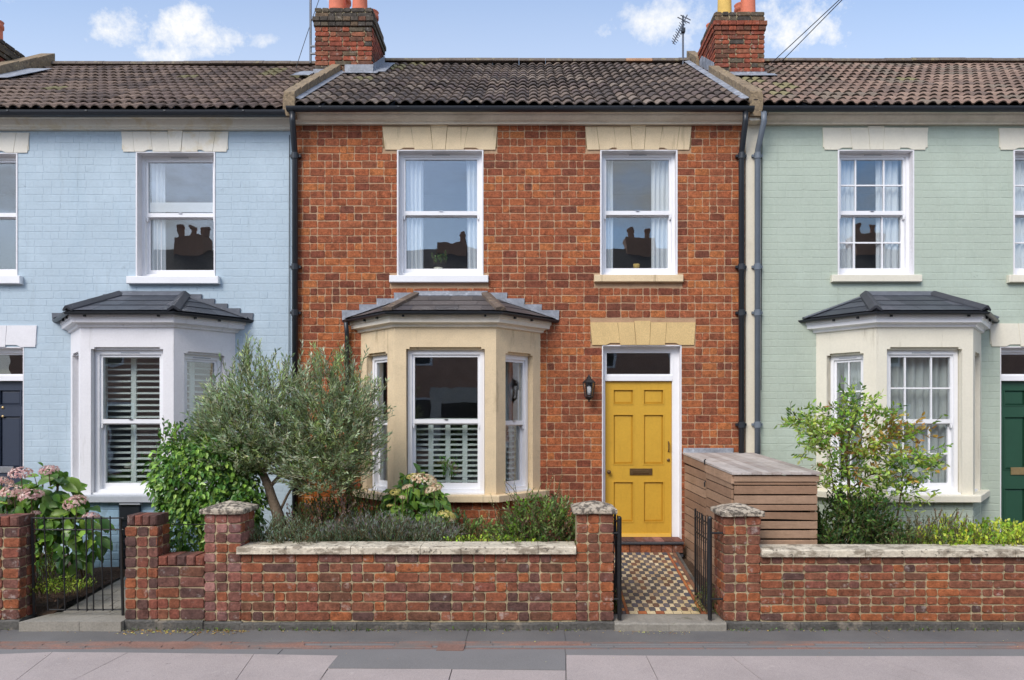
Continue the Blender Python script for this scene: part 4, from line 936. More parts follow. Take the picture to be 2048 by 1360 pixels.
B(wx(2021, .12), wx(2090, .12), .106, .121, wz(951), wz(936), c=.003).build('letterbox', M['brass_light'], dG)
B(dg[0], dg[1], -.25, .12, .15, .32, c=.01).build('doorstep', M['concrete'], green)
bwG, FLg, FFg, FRg, hG = bay(green, *bG, 'cream', 'white', 'cream', 'green', 'slate_hip', 'lead_dark', SLG, bars=(([.5], [.5]), ([.27, .67], [.5])), style='green')
plinth(green, bG, 'green', PAINT, 'greend', painted=True)
fascia(green, GX0 + .03, GX1, ZE - .01, 'fascia')
B(RX1 + .004, GX0 + .028, -.165, -.003, ZE - .20, ZE - .06).build('corbel_block', M['strip'], green)
gutter_x(green, GX0 + .02, GX1, ZE - .075)
downpipe(green, wx(1515, -.06), ZE - .12, .30, M['greypipe'], xt=wx(1528, -.235))
RGT = [lin(140, 117, 102), lin(128, 107, 94), lin(148, 124, 108), lin(118, 100, 89), lin(136, 112, 98), lin(126, 112, 98)]
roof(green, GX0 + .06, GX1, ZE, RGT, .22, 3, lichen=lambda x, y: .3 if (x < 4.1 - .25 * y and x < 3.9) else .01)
# ---------------------------------------------------------------- parapets with coping stones, chimneys
def zroof(Y, ze=ZE): return ze + SL * (Y + .20)
def parapet(house, x0, x1, Ya, Yb, ze=ZE, up=.13, n=8, m='coping'):
    for i in range(n):
        a = Ya + (Yb - Ya) * i / n; b = Ya + (Yb - Ya) * (i + 1) / n - .006; dz = random.uniform(-.006, .006)
        mb = MB(); pr = [(a, zroof(a, ze) - .08), (a, zroof(a, ze) + up - .02 + dz), (a + .012, zroof(a, ze) + up + dz), (b - .01, zroof(b, ze) + up + dz), (b, zroof(b, ze) + up - .015 + dz), (b, zroof(b, ze) - .08)]
        mb.exx(pr, x0, x1); mb.build('coping_stone', M[m], house)
def chimney(house, x0, x1, y0, y1, zb, zt, side, seed, corbel=True):
    ch = B(x0 + .008, x1 - .008, y0 + .008, y1 - .008, zb - .3, zt - .02).build('chimney', M['mortar_old'], house)
    g = .0725; zc1 = zt - 3.2 * g
    def pk(u, z, rnd): return rnd.choice(CHD) if z > zt - 3.4 * g else (rnd.choice(CHIM) if rnd.random() > .1 else rnd.choice(CHD))
    FRn = Fr((x0, y0), ang=0); FSd = Fr((x1, y0), (x1, y1)) if side > 0 else Fr((x0, y1), (x0, y0))
    brickwork(ch, FRn, 0, x1 - x0, zb, zt - .01, g, [], CHIM, M['brick_old'], p=.010, joint=.009, S=.21, H=.10, key='ch', seed=seed, picker=pk, split=.1)
    brickwork(ch, FSd, .004, (y1 - y0) - .004, zb, zt - .01, g, [], CHIM, M['brick'], p=.010, joint=.009, S=.21, H=.10, key='chs', seed=seed + 1, picker=pk, split=.1, limit=100)
    # corbel course standing proud all round
    n = int((x1 - x0 + .06) / .112)
    for k, (pr, zz) in enumerate(((.018, zc1 - g), (.034, zc1))):
        for i in range(n):
            a = x0 - pr + (x1 - x0 + 2 * pr) * i / n; b = x0 - pr + (x1 - x0 + 2 * pr) * (i + 1) / n
            mb = MB(); mb.tint = random.choice(CHD + [CHIM[4]]) if side > 0 else random.choice(CHIM); mb.bbox(a + .003, b - .003, y0 - pr - .010, y0 + .05, zz + .004, zz + g - .003, .006); mb.build('corbel_brick', M['brick_old'], ch, tints=True)
        xs = (x1 - .05, x1 + pr + .010) if side > 0 else (x0 - pr - .010, x0 + .05)
        mb = MB(); mb.tint = CHD[0] if side > 0 else CHIM[0]; mb.box(xs[0], xs[1], y0 + .052, y1 + pr, zz + .004, zz + g - .003); mb.build('corbel_return', M['brick_old'], ch, tints=True)
    MB().hexa([(x0 + .02, y0 + .02, zt - .02), (x1 - .02, y0 + .02, zt - .02), (x1 - .02, y1 - .02, zt - .02), (x0 + .02, y1 - .02, zt - .02), (x0 + .12, y0 + .15, zt + .05), (x1 - .12, y0 + .15, zt + .05), (x1 - .12, y1 - .15, zt + .05), (x0 + .12, y1 - .15, zt + .05)]).build('flaunching', M['mortar_old'], ch)
    return ch
Yc = 2.05; cL = chimney(red, wx(630, Yc), wx(744, Yc), Yc, Yc + .88, zroof(Yc) - .02, wz(14, Yc), 1, 21)
def pot(ch, x, y, z, r, h, m): 
    return MB().lathe((x, y, z), [(r * 1.02, 0), (r * .98, .05), (r * .90, h * .7), (r * .90, h - .12), (r * 1.08, h - .11), (r * 1.08, h - .06), (r * .98, h - .05), (r * 1.0, h - .02), (r * 1.1, h), (r * .85, h), (r * .8, h - .1)], 20).build('chimney_pot', M[m], ch, smooth=True)
zt_ = wz(14, Yc)
pot(cL, wx(675, Yc + .2), Yc + .2, zt_, .135, .55, 'pot_red'); pot(cL, wx(720, Yc + .2), Yc + .2, zt_, .12, .55, 'pot_red'); pot(cL, wx(686, Yc + .62), Yc + .62, zt_, .12, .5, 'pot_red'); pot(cL, wx(742, Yc + .68) , Yc + .68, zt_ - .05, .115, .34, 'pot_red')
Yd = 1.90; cR = chimney(red, wx(1430, Yd), wx(1529, Yd), Yd, Yd + .90, zroof(Yd) - .02, wz(22, Yd), -1, 31)
zt2 = wz(22, Yd)
pot(cR, wx(1449, Yd + .2), Yd + .2, zt2, .11, .6, 'pot_buff'); pot(cR, wx(1496, Yd + .2), Yd + .2, zt2, .115, .6, 'pot_red'); pot(cR, wx(1482, Yd + .6), Yd + .6, zt2, .10, .42, 'pot_red'); pot(cR, wx(1422, Yd + .72) + .03, Yd + .72, zt2 - .03, .10, .20, 'pot_red')
# lead flashings at the chimneys
def leadp(ch, pts, name='flashing', m='lead', th=.008):
    P = [Vector(p) for p in pts]; n = (P[1] - P[0]).cross(P[2] - P[0]).normalized() * th; MB().hexa([*P, *[p + n for p in P]]).build(name, M[m], ch)
xl0, xl1 = wx(630, Yc), wx(744, Yc)
zr = zroof(Yc)
leadp(cL, [(wx(690, Yc), Yc - .012, zr - .0), (xl1 + .02, Yc - .012, zr - .0), (xl1 + .02, Yc - .012, zr + .14), (wx(690, Yc), Yc - .012, zr + .14)])
leadp(cL, [(xl0 - .02, Yc - .014, zr - .06), (wx(672, Yc), Yc - .014, zr - .06), (wx(672, Yc), Yc - .014, zr + .07), (xl0 - .02, Yc - .014, zr + .07)])
leadp(cL, [(wx(690, Yc), Yc - .10, zr - .03), (xl1 + .10, Yc - .10, zr - .03), (xl1 + .10, Yc + .0, zr + .035), (wx(690, Yc), Yc + .0, zr + .035)])
leadp(cL, [(xl1 + .014, Yc, zr), (xl1 + .014, Yc + .9, zroof(Yc + .9)), (xl1 + .014, Yc + .9, zroof(Yc + .9) + .16), (xl1 + .014, Yc, zr + .16)])
for k in range(7):
    a = Yc + k * .125; dz = random.uniform(0, .012)
    leadp(cL, [(xl1 + .01, a, zroof(a) + .04 + dz), (xl1 + .20, a, zroof(a) + .035 + dz), (xl1 + .20, a + .12, zroof(a + .12) + .04 + dz), (xl1 + .01, a + .12, zroof(a + .12) + .045 + dz)])
for k in range(3): leadp(cL, [(xl0 - .30, Yc - .25 + k * .12, zroof(Yc - .25 + k * .12) + .02), (xl0 - .01, Yc - .25 + k * .12, zroof(Yc - .25 + k * .12) + .025), (xl0 - .01, Yc - .14 + k * .12, zroof(Yc - .14 + k * .12) + .025), (xl0 - .20, Yc - .14 + k * .12, zroof(Yc - .14 + k * .12) + .025)])
PX0, PX1 = 2.725, 2.875
xr0, xr1 = wx(1430, Yd), wx(1529, Yd); zr2 = zroof(Yd)
leadp(cR, [(xr0 + .06, Yd - .014, zr2 - .12), (xr1 + .03, Yd - .014, zr2 - .12), (xr1 + .03, Yd - .014, zr2 + .05), (xr0 + .06, Yd - .014, zr2 + .05)])
leadp(cR, [(xr0 + .10, Yd - .17, zroof(Yd - .17) + .03), (xr1 + .14, Yd - .17, zroof(Yd - .17) + .03), (xr1 + .14, Yd - .02, zroof(Yd - .02) + .03), (xr0 + .10, Yd - .02, zroof(Yd - .02) + .03)])
leadp(cR, [(xr0 - .014, Yd + .92, zroof(Yd + .92)), (xr0 - .014, Yd, zr2), (xr0 - .014, Yd, zr2 + .20), (xr0 - .014, Yd + .92, zroof(Yd + .92) + .20)])
Yp = -.16
for k in range(9):                       # stepped lead soakers beside the right parapet
    a = Yp + k * .40
    if a > 3.2: break
    leadp(red, [(PX0 - .085, a, zroof(a) + .03), (PX0 + .0, a, zroof(a) + .05), (PX0 + .0, a + .39, zroof(a + .39) + .05), (PX0 - .085, a + .39, zroof(a + .39) + .03)], 'lead_soaker')
for k in range(6):
    a = Yp + k * .38; leadp(red, [(-2.85, a, zroof(a) + .05), (-2.79, a, zroof(a) + .03), (-2.79, a + .37, zroof(a + .37) + .03), (-2.85, a + .37, zroof(a + .37) + .05)], 'lead_soaker')
parapet(red, -2.985, -2.852, -.19, Yc - .015, up=.15); parapet(red, PX0, PX1, -.19, Yd - .02, up=.15); parapet(red, PX0 + .03, PX1 + .02, Yd + .93, 3.55, up=.17, n=3)
parapet(blue, -8.25, -8.02, -.19, 3.3, ze=ZE - .05, up=.2, n=8)
Ye_ = 2.2; cB = chimney(blue, -9.2, wx(0, Ye_) - .16, Ye_, Ye_ + .8, zroof(Ye_) - .02, wz(60, Ye_), 1, 41)
pot(cB, wx(0, Ye_ + .7) - .06, Ye_ + .7, zroof(3.0) + .05, .10, .62, 'pot_red')
leadp(blue, [(-8.02, 1.7, zroof(1.7) + .0), (-7.7, 1.7, zroof(1.7) + .0), (-7.62, 2.6, zroof(2.6) + .0), (-8.02, 2.6, zroof(2.6) + .0)], 'flashing')
B(RX0 - .085, RX0 + .058, -.206, -.02, ZE - .16, ZE + .08).build('kneeler_stone', M['coping'], red)
B(PX0 - .004, PX1 + .004, -.206, -.10, ZE - .16, ZE + .10).build('kneeler_stone', M['coping'], red)
# ---------------------------------------------------------------- aerials and wires
t = empty('television_aerial', (2.61, 3.2, 7.9), 'small television aerial on a grey mast beside the red brick chimney with a buff pot', 'aerial')
X_, Y_ = wx(1366, 3.2), 3.2
MB().tube([(X_, Y_, 7.9), (X_, Y_, wz(31, Y_))], .017, 8).build('mast', M['metal_grey'], t)
a, b = Vector((wx(1345, Y_), Y_ - .05, wz(90, Y_))), Vector((wx(1374, Y_), Y_ - .02, wz(31, Y_)))
MB().tube([a, b], .010, 6).build('boom', M['metal_grey'], t)
d = (b - a).normalized(); pr = Vector((0, 1, 0)).cross(d)
for k in range(11):
    c = a.lerp(b, .03 + k * .075); L_ = .05 + .012 * (k % 3); q = Vector((.75 * pr.x, .6, .75 * pr.z)).normalized()
    MB().tube([c - q * L_, c + q * L_], .006, 5).build('director', M['metal_grey'], t)
c = a.lerp(b, .80)
MB().tube([c - pr * .13, c + pr * .10], .009, 6).build('reflector', M['metal_grey'], t); MB().tube([a.lerp(b, .9) - pr * .1, a.lerp(b, .9) + pr * .09], .009, 6).build('reflector', M['metal_grey'], t)
MB().box(X_ - .03, X_ + .03, Y_ - .05, Y_ + .03, wz(66, Y_), wz(58, Y_)).build('clamp', M['black'], t)
t = empty('aerial_pole', (wx(621, 2.2), 2.2, 7.7), 'tall plain grey aerial pole strapped to the side of the chimney above the blue roof', 'pole')
MB().tube([(wx(621, 2.2), 2.2, wz(126, 2.2)), (wx(621, 2.2), 2.2, 9.2)], .018, 8).build('pole', M['metal_grey'], t)
for yy_ in (93, 108): B(wx(621, 2.2), wx(632, 2.2), 2.17, 2.20, wz(yy_ + 2, 2.2), wz(yy_ - 1, 2.2)).build('bracket', M['metal_grey'], t)
def cable(P, Q, sag, r, label, n=14, name='overhead_cable'):
    P, Q = Vector(P), Vector(Q); pts = [P.lerp(Q, i / n) - Vector((0, 0, sag * 4 * (i / n) * (1 - i / n))) for i in range(n + 1)]
    return tag(MB().tube(pts, r, 5).build(name, M['wire'], None), label, 'cable')
def atp(px, py, Y): return Vector((wx(px, Y), Y, wz(py, Y)))
def past(P, Q, y): return P + (Q - P) * ((y - P.y) / (Q.y - P.y))
P_ = atp(1542, 127, 2.6); cable(P_, past(P_, Vector((6.75, -8.4, 8.5)), -13.2), .03, .0065, 'thin overhead cable running up from the chimney foot, upper line of the crossing pair')
P_ = atp(1562, 124, 2.6); cable(P_, past(P_, Vector((6.21, -8.4, 8.5)), -13.2), .03, .0065, 'thin overhead cable running up from the roof tiles, lower line of the crossing pair')
cable(atp(592, 136, 2.2), atp(645, -20, 2.2), -.02, .005, 'thin stay wire slanting up from the blue house roof behind the grey pole')
cable(atp(579, 270, -.02), atp(578, 730, -.02), 0, .005, 'thin dark cable running down the pale blue wall beside the black downpipe', name='wall_cable')
cable(atp(1524, 262, -.02), atp(1522, 780, -.02), 0, .005, 'thin dark cable running down the green wall beside the grey downpipe', name='wall_cable')
cable(atp(1540, 212, -.30), atp(1524, 262, -.02), .01, .004, 'short loose wire dangling from the gutter above the grey downpipe', name='wall_cable')
# wall lantern
lx, ly, lz = wx(1178, -.12), -.12, wz(780, -.12)
t = empty('wall_lantern', (lx, 0, lz - .15), 'black six sided carriage lantern fixed to the red bricks beside the yellow door', 'lantern')
MB().lathe((lx, ly, lz + .085), [(.080, 0), (.082, .008), (.055, .035), (.030, .055), (.026, .075), (.012, .085), (.006, .105)], 6).build('lantern_roof', M['iron'], t)
MB().lathe((lx, ly, lz - .115), [(.004, -.035), (.014, -.025), (.008, -.01), (.030, .0), (.052, .028), (.048, .034)], 6).build('lantern_base', M['iron'], t)
for k in range(6):
    an = 2 * math.pi * k / 6; MB().tube([(lx + .048 * math.cos(an), ly + .048 * math.sin(an), lz - .085), (lx + .074 * math.cos(an), ly + .074 * math.sin(an), lz + .086)], .0055, 5).build('lantern_bar', M['iron'], t)
MB().lathe((lx, ly, lz - .085), [(.044, 0), (.068, .168)], 6).build('lantern_glass', M['glass'], t)
MB().lathe((lx, ly, lz - .06), [(.016, 0), (.022, .03), (.028, .07), (.022, .10), (.006, .115)], 12).build('bulb', M['white'], t, smooth=True)
MB().tube([(lx, 0, lz + .02), (lx, -.04, lz + .03), (lx, -.05, lz + .13), (lx, ly, lz + .17)], .011, 6).build('lantern_arm', M['iron'], t)
B(lx - .035, lx + .035, -.025, 0, lz - .05, lz + .09).build('back_plate', M['iron'], t)
# ---------------------------------------------------------------- curtains and shutters, window ornaments
def cu(F, u0, u1, z0, z1, d, label, m='curtain', **k): return curtain('curtain', F, u0, u1, z0, z1, d, M[m], label, **k)
gw = 'sheer curtains in the upstairs windows'
cu(W0, w1[0] + .06, w1[0] + .30, w1[2] + .05, w1[3] - .04, .20, 'white sheer curtain in the wide upper window of the brick house, on the downpipe side', taper=-.05, seed=1, group=gw)
cu(W0, w1[1] - .23, w1[1] - .06, w1[2] + .05, w1[3] - .04, .20, 'white sheer curtain in the wide upper window of the brick house, on the door side', taper=-.1, seed=2, group=gw, folds=3)
cu(W0, w2[0] + .06, w2[0] + .19, w2[2] + .05, w2[3] - .04, .20, 'narrow white sheer curtain in the upper window over the yellow door, bay window side', seed=3, group=gw, folds=3)
cu(W0, w2[1] - .29, w2[1] - .05, w2[2] + .05, w2[3] - .04, .20, 'white sheer curtain in the upper window over the yellow door, grey pipe side', seed=4, group=gw)
cu(W0, w3[0] + .10, w3[0] + .27, w3[2] + .05, w3[3] - .04, .215, 'white sheer curtain inside the upper window above the white bay of the blue house', seed=5, group=gw, folds=3)
cu(W0, w5[0] + .05, w5[0] + .30, w5[2] + .05, w5[3] - .04, .20, 'pale curtain in the upper window above the cream bay, side nearer the grey pipe', 'curtain', seed=6, group=gw)
cu(W0, w5[1] - .38, w5[1] - .09, w5[2] + .05, w5[3] - .04, .20, 'pale curtain in the upper window above the cream bay, side away from the grey pipe', 'curtain', seed=7, group=gw)
cu(W0, w6[0] + .03, w6[0] + .32, w6[2] + .05, w6[3] - .04, .20, 'pale curtain in the cut-off upper window over the dark green door', 'curtain', seed=8, group=gw)
gg = 'full curtains in the cream bay window'
u0_, u1_, a_, b_ = hG['F']; cu(FFg, u0_ + .01, u1_ - .01, a_ - .05, b_, .24, 'full width pale linen curtain in the middle window of the cream bay', 'curtain_grey', folds=9, amp=.028, seed=9, group=gg)
u0_, u1_, a_, b_ = hG['L']; cu(FLg, u0_ + .10, u1_ + .06, a_ - .05, b_, .24, 'pale linen curtain in the side window of the cream bay behind the small tree', 'curtain_grey', folds=5, amp=.024, seed=10, group=gg)
u0_, u1_, a_, b_ = hG['R']; cu(FRg, u0_, u1_, a_ - .05, b_, .24, 'pale linen curtain in the side window of the cream bay nearest the dark green door', 'curtain_grey', folds=5, amp=.024, seed=11, group=gg)
sg = 'plantation shutters in the bay windows'
u0_, u1_, a_, b_ = hR['F']; shutter(FFr, u0_ + .05, u1_ - .05, a_ + .06, (a_ + b_) / 2 + .03, .27, [.25, .5, .75], 'half height four leaf white shutter in the middle window of the tan bay', sg)
u0_, u1_, a_, b_ = hR['R']; shutter(FRr, u0_ + .02, u1_ + .02, a_ + .06, (a_ + b_) / 2 + .03, .27, [.5], 'half height white shutter in the tan bay side window nearest the yellow door', sg)
u0_, u1_, a_, b_ = hR['L']; shutter(FLr, u0_ + .0, u1_ + .02, a_ + .06, (a_ + b_) / 2 + .03, .27, [.5], 'half height white shutter in the tan bay side window beside the olive tree', sg)
u0_, u1_, a_, b_ = hB['F']; shutter(FFb, u0_ - .0, u1_ + .04, a_ + .04, b_ - .03, .27, [.40, .80], 'full height white louvred shutter in the middle window of the white bay', sg, pitch=.070)
u0_, u1_, a_, b_ = hB['R']; shutter(FRb, u0_ + .02, u1_ + .02, a_ + .04, b_ - .03, .27, [.42], 'full height white louvred shutter in the white bay side window beside the hedge', sg, pitch=.070)
u0_, u1_, a_, b_ = hR['R']; cu(FRr, u1_ - .16, u1_ - .02, a_ + .02, b_, .34, 'grey side curtain in the tan bay side window nearest the yellow door', 'curtain_grey', folds=2, seed=14)
u0_, u1_, a_, b_ = hR['L']; cu(FLr, u0_ + .03, u0_ + .22, a_ + .02, b_, .34, 'grey side curtain in the tan bay side window beside the olive tree', 'curtain_grey', folds=2, seed=15)
ff = B(w3[0] + .07, w3[1] - .06, .150, .153, wz(424, .15), wz(405, .15)).build('window_film', M['curtain'], blue)
o = MB().lathe((wx(877, .24), .24, w1[2] + .06), [(.05, 0), (.06, .09), (.056, .09), (.05, .08)], 14).build('plant_pot', M['cream'], None, smooth=True); tag(o, 'small pale square-shouldered plant pot on the inner sill of the wide upper window', 'pot')
o = MB().lathe((wx(1273, .24), .24, w2[2] + .06), [(.035, 0), (.012, .02), (.010, .05), (.04, .08), (.045, .13), (.04, .13)], 14).build('ornament', M['pot_buff'], None, smooth=True); tag(o, 'small goblet shaped ornament on the inner sill of the window above the yellow door', 'ornament')
# ================================================================ front garden walls, piers, gates
YW = -2.3
def pier_faces(root, x0, x1, y0, y1, z0, z1, g, pal, key, seed, faces='FR', m='brick_old', S=.105):
    core = B(x0 + .009, x1 - .009, y0 + .009, y1 - .009, z0, z1 - .002).build('core', M['mortar_old'], root)
    if 'F' in faces: brickwork(core, Fr((x0, y0 + .009), ang=0), 0, x1 - x0, z0, z1, g, [], pal, M[m], p=.010, joint=.009, S=S, H=.102, key=key, seed=seed, split=.4)
    if 'R' in faces: brickwork(core, Fr((x1 - .009, y0), (x1 - .009, y1)), .0, y1 - y0, z0, z1, g, [], pal, M[m], p=.010, joint=.009, S=S, H=.102, key=key, seed=seed + 1, split=.4)
    if 'L' in faces: brickwork(core, Fr((x0 + .009, y1), (x0 + .009, y0)), .0, y1 - y0, z0, z1, g, [], pal, M[m], p=.010, joint=.009, S=S, H=.102, key=key, seed=seed + 2, split=.4)
    return core
def cap(root, x0, x1, y0, y1, z, th=.045, rise=.062, m='cap_old'):
    o = .032; mb = MB(); j = lambda: random.uniform(-.003, .003); n = 5
    a, b, c, d = x0 - o, x1 + o, y0 - o, y1 + o; cx, cy = (x0 + x1) / 2, (y0 + y1) / 2
    ring = []
    for k in range(4):
        P, Q = [(a, c), (b, c), (b, d), (a, d)][k], [(b, c), (b, d), (a, d), (a, c)][k]
        for i in range(n): ring.append((P[0] + (Q[0] - P[0]) * i / n, P[1] + (Q[1] - P[1]) * i / n))
    N = len(ring); rows = []
    for zz, f in ((z, .985), (z + .008, 1), (z + th - .008, 1), (z + th, .975), (z + th + rise * .55, .5)):
        rows.append(len(mb.v))
        for px, py in ring: mb.v.append((cx + (px - cx) * f + j(), cy + (py - cy) * f + j(), zz + j() * .8))
    for r0, r1 in zip(rows[:-1], rows[1:]):
        for i in range(N): k = (i + 1) % N; mb.face([r0 + i, r0 + k, r1 + k, r1 + i])
    top = len(mb.v); mb.v.append((cx, cy, z + th + rise)); 
    for i in range(N): mb.face([rows[-1] + i, rows[-1] + (i + 1) % N, top])
    mb.face([rows[0] + i for i in range(N - 1, -1, -1)]); return mb.build('cap_stone', M[m], root)
def wpick(palR, palD, pd):
    def f(u, z, rnd):
        n = noise.noise((u * .9, z * 4, 3)); return rnd.choice(palD) if rnd.random() < pd + n * .5 else rnd.choice(palR)
    return f
def gwall_(label, x0, x1, zt, nrow, pal, key, seed, cop, picker, zb=.075, yb=YW + .23, plm='plinth', lim=300, name='garden_wall'):
    root = empty(name, ((x0 + x1) / 2, YW + .1, 0), label, 'wall')
    core = B(x0, x1, YW + .009, yb, 0, zt - .002).build('core', M['mortar_old'], root)
    brickwork(core, Fr((x0, YW + .009), ang=0), 0, x1 - x0, zb, zt, (zt - zb) / nrow, [], pal, M['brick_old'], p=.010, joint=.008, jz=.0115, S=.2, H=.098, key=key, seed=seed, picker=picker, split=.42, limit=lim, mod=.104, cr=.013)
    x = x0
    while x < x1 - .05:
        L_ = min(random.uniform(.35, .8), x1 - x); L_ = x1 - x if x1 - x - L_ < .15 else L_
        crooked(MB(), x + .002, x + L_ - .003, YW - .022 - random.uniform(0, .006), YW + .02, -.015, zb - .004 - random.uniform(0, .006), n=8, j=.005).build('plinth_stone', M[plm], root); x += L_
    for a, b in cop:
        crooked(MB(), a + .002, b - .003, YW - .040, yb + .03, zt, zt + .068, n=max(5, int((b - a) * 12)), j=.004, c=.012).build('coping_stone', M['coping_old'], root)
    return root
# centre wall and its piers
XA0, XA1, XB0, XB1, XC0, XC1 = -3.03, -2.687, .46, .806, 1.84, 2.185
gwall_('low red brick garden wall with pale stone coping in front of the tan bay window', XA1 + .002, XB0 - .002, .712, 7, OLDR, 'gw', 51, [(XA1 - .03, -1.65), (-1.65, -1.0), (-1.0, -.62), (-.62, .1), (.1, XB0 - .004)], wpick(OLDR, OLDB, .28))
def pierset(label, x0, x1, zt, n, pal, key, seed, faces, capm='cap_old', y1=None, zb=.075):
    root = empty('gate_pier', ((x0 + x1) / 2, YW + .17, 0), label, 'pier', 'brick piers of the front walls'); y1 = YW + .35 if y1 is None else y1
    pier_faces(root, x0, x1, YW, y1, zb, zt, (zt - zb) / n, pal, key, seed, faces)
    crooked(MB(), x0 - .012, x1 + .012, YW - .018, y1, -.015, zb, n=6).build('plinth_stone', M['plinth'], root)
    if capm: cap(root, x0, x1, YW, y1, zt, m=capm)
    return root
pierset('purplish brick pier with pointed pale cap between the hedge and the olive tree', XA0, XA1, 1.083, 11, OLDP + OLDB[:2] + OLDR[:2], 'pa', 61, 'FR')
pierset('brick pier with pointed stone cap carrying the gate leaf in front of the yellow door', XB0, XB1, 1.083, 11, OLDR + OLDB[:2], 'pb', 64, 'FR')
pierset('brick pier with pointed stone cap in front of the wooden slatted bin store', XC0, XC1, 1.06, 11, OLDR + OLDB[:1], 'pc', 67, 'FL')
gwall_('long low red brick garden wall with pale stone coping in front of the green house', XC1 + .002, 7.2, .685, 8, OLDR, 'gr', 54, [(XC1 + .0, 3.15), (3.15, 4.55), (4.55, 5.8), (5.8, 7.2)], wpick(OLDR, OLDB, .2))
# left: low wall, two plain piers with a brick on edge top
LX0, LX1 = wx(250, YW), wx(315, YW)
def edgetop(root, x0, x1, y0, y1, z, h, n, pal, key):
    for i in range(n):
        mb = MB(); mb.tint = random.choice(pal); a = x0 + (x1 - x0) * i / n; b = x0 + (x1 - x0) * (i + 1) / n; mb.bbox(a + .003, b - .003, y0, y1, z + .005, z + h + random.uniform(-.004, .004), .012); mb.build('brick', M['brick_old'], root, tints=True)
root = gwall_('short low dark brick wall between two brick piers in front of the hedge', LX1 + .002, XA0 - .002, .59, 5, OLDR, 'gl', 57, [], wpick(OLDR, OLDB, .5), zb=.09)
edgetop(root, LX1 + .002, XA0 - .002, YW, YW + .23, .59, .095, 5, OLDB, 'et')
for lab, a, b, sd_, zt in (('plain dark brick pier holding the closed black gate, beside the short low wall', LX0, LX1, 71, .965), ('plain dark brick pier at the edge of the view, hinge side of the closed gate', wx(-42, YW), wx(38, YW), 74, .955)):
    root = pierset(lab, a, b, zt, 9, OLDB + OLDR[:3], 'pl', sd_, 'FR', capm=None, y1=YW + .24, zb=.09)
    edgetop(root, a + .01, b - .008, YW + .004, YW + .24, zt, .10, 4 if b - a > .33 else 4, OLDB[:5], 'et')
gwall_('dark brick garden wall cut off by the edge of the view beyond the gate', -7.5, wx(-42, YW) - .002, .60, 5, OLDB, 'gx', 58, [], wpick(OLDB, OLDR, .3), lim=0)
# ---------------------------------------------------------------- gates
I = M['iron']
t = empty('garden_gate', (-4.2, -2.15, .1), 'closed black wrought iron gate between two dark brick piers, in front of the concrete path', 'gate')
Yg = -2.15
def gx(p): return wx(p, Yg)
def gz_(p): return wz(p, Yg)
MB().tube([(gx(64), Yg, gz_(1035)), (gx(68), Yg, gz_(1232))], .013, 6).build('hinge_post', I, t); MB().tube([(gx(241), Yg, gz_(1035)), (gx(246), Yg, gz_(1230))], .014, 6).build('latch_post', I, t)
for y, xa, xb in ((1036, 62, 248), (1059, 62, 248), (1219, 97, 246)): MB().tube([(gx(xa), Yg, gz_(y)), (gx((xa + xb) / 2), Yg + .004, gz_(y) - .003), (gx(xb), Yg, gz_(y))], .0075, 6).build('rail', I, t)
for xt, xb in ((89, 97), (127, 131), (151, 157), (173, 175), (187, 188), (203, 207), (221, 226)):
    zm = gz_(1195); MB().tube([(gx(xt), Yg - .008, gz_(1032)), (gx((xt + xb) / 2), Yg - .008, gz_(1125)), (gx(xb), Yg - .008, gz_(1221))], .0065, 6).build('bar', I, t)
MB().tube([(gx(116), Yg, gz_(1196)), (gx(116), Yg, gz_(1219))], .006, 6).build('bar', I, t)
def leaf_gate(label, X, ya_, yb_, hx, zt):
    t = empty('garden_gate', (X, ya_, .1), label, 'gate', 'two leaves of the open iron gate')
    MB().tube([(X, ya_, .085), (X, ya_, zt + .0)], .020, 4).build('hinge_post', I, t); MB().lathe((X, ya_, zt), [(.022, 0), (.014, .015), (.004, .02)], 8).build('finial', I, t)
    MB().tube([(X, yb_, .17), (X, yb_, zt + .015)], .011, 6).build('latch_post', I, t)
    for z in (.20, .82, .98): MB().tube([(X, ya_, z - .05 if z < .3 else z), (X, yb_, z)], .008, 6).build('rail', I, t)
    for k in range(6):
        y = ya_ + (yb_ - ya_) * (k + 1) / 7; r_ = random.uniform(-.006, .006); MB().tube([(X + r_, y, .16), (X - r_, y, .6), (X + r_, y, zt + .0)], .0068, 6).build('bar', I, t)
    for z in (.28, .90): MB().tube([(X, ya_, z), (hx, ya_, z)], .010, 6).build('hinge_pin', I, t)
leaf_gate('open iron gate leaf beside the pier nearer the tan bay window', .865, -2.28, -1.66, XB1 - .01, 1.04)
leaf_gate('open iron gate leaf standing in front of the slatted wooden bin store', 1.715, -2.28, -1.68, XC0 + .01, 1.04)
# railing section above the low wall behind the hedge pier
t = empty('railing', (-3.3, -2.12, .7), 'thin black iron rail and post above the short low wall beside the hedge', 'railing')
MB().tube([(wx(340, -2.1), -2.06, wz(1049, -2.06)), (XA0, -2.06, wz(1049, -2.06))], .0055, 5).build('rail', I, t); MB().tube([(wx(331, -2.06), -2.06, .66), (wx(329, -2.06), -2.06, wz(1045, -2.06))], .012, 5).build('post', I, t)
MB().tube([(wx(328, -2.06), -2.06, .72), (wx(343, -2.06), -2.06, .72)], .008, 5).build('rail', I, t)

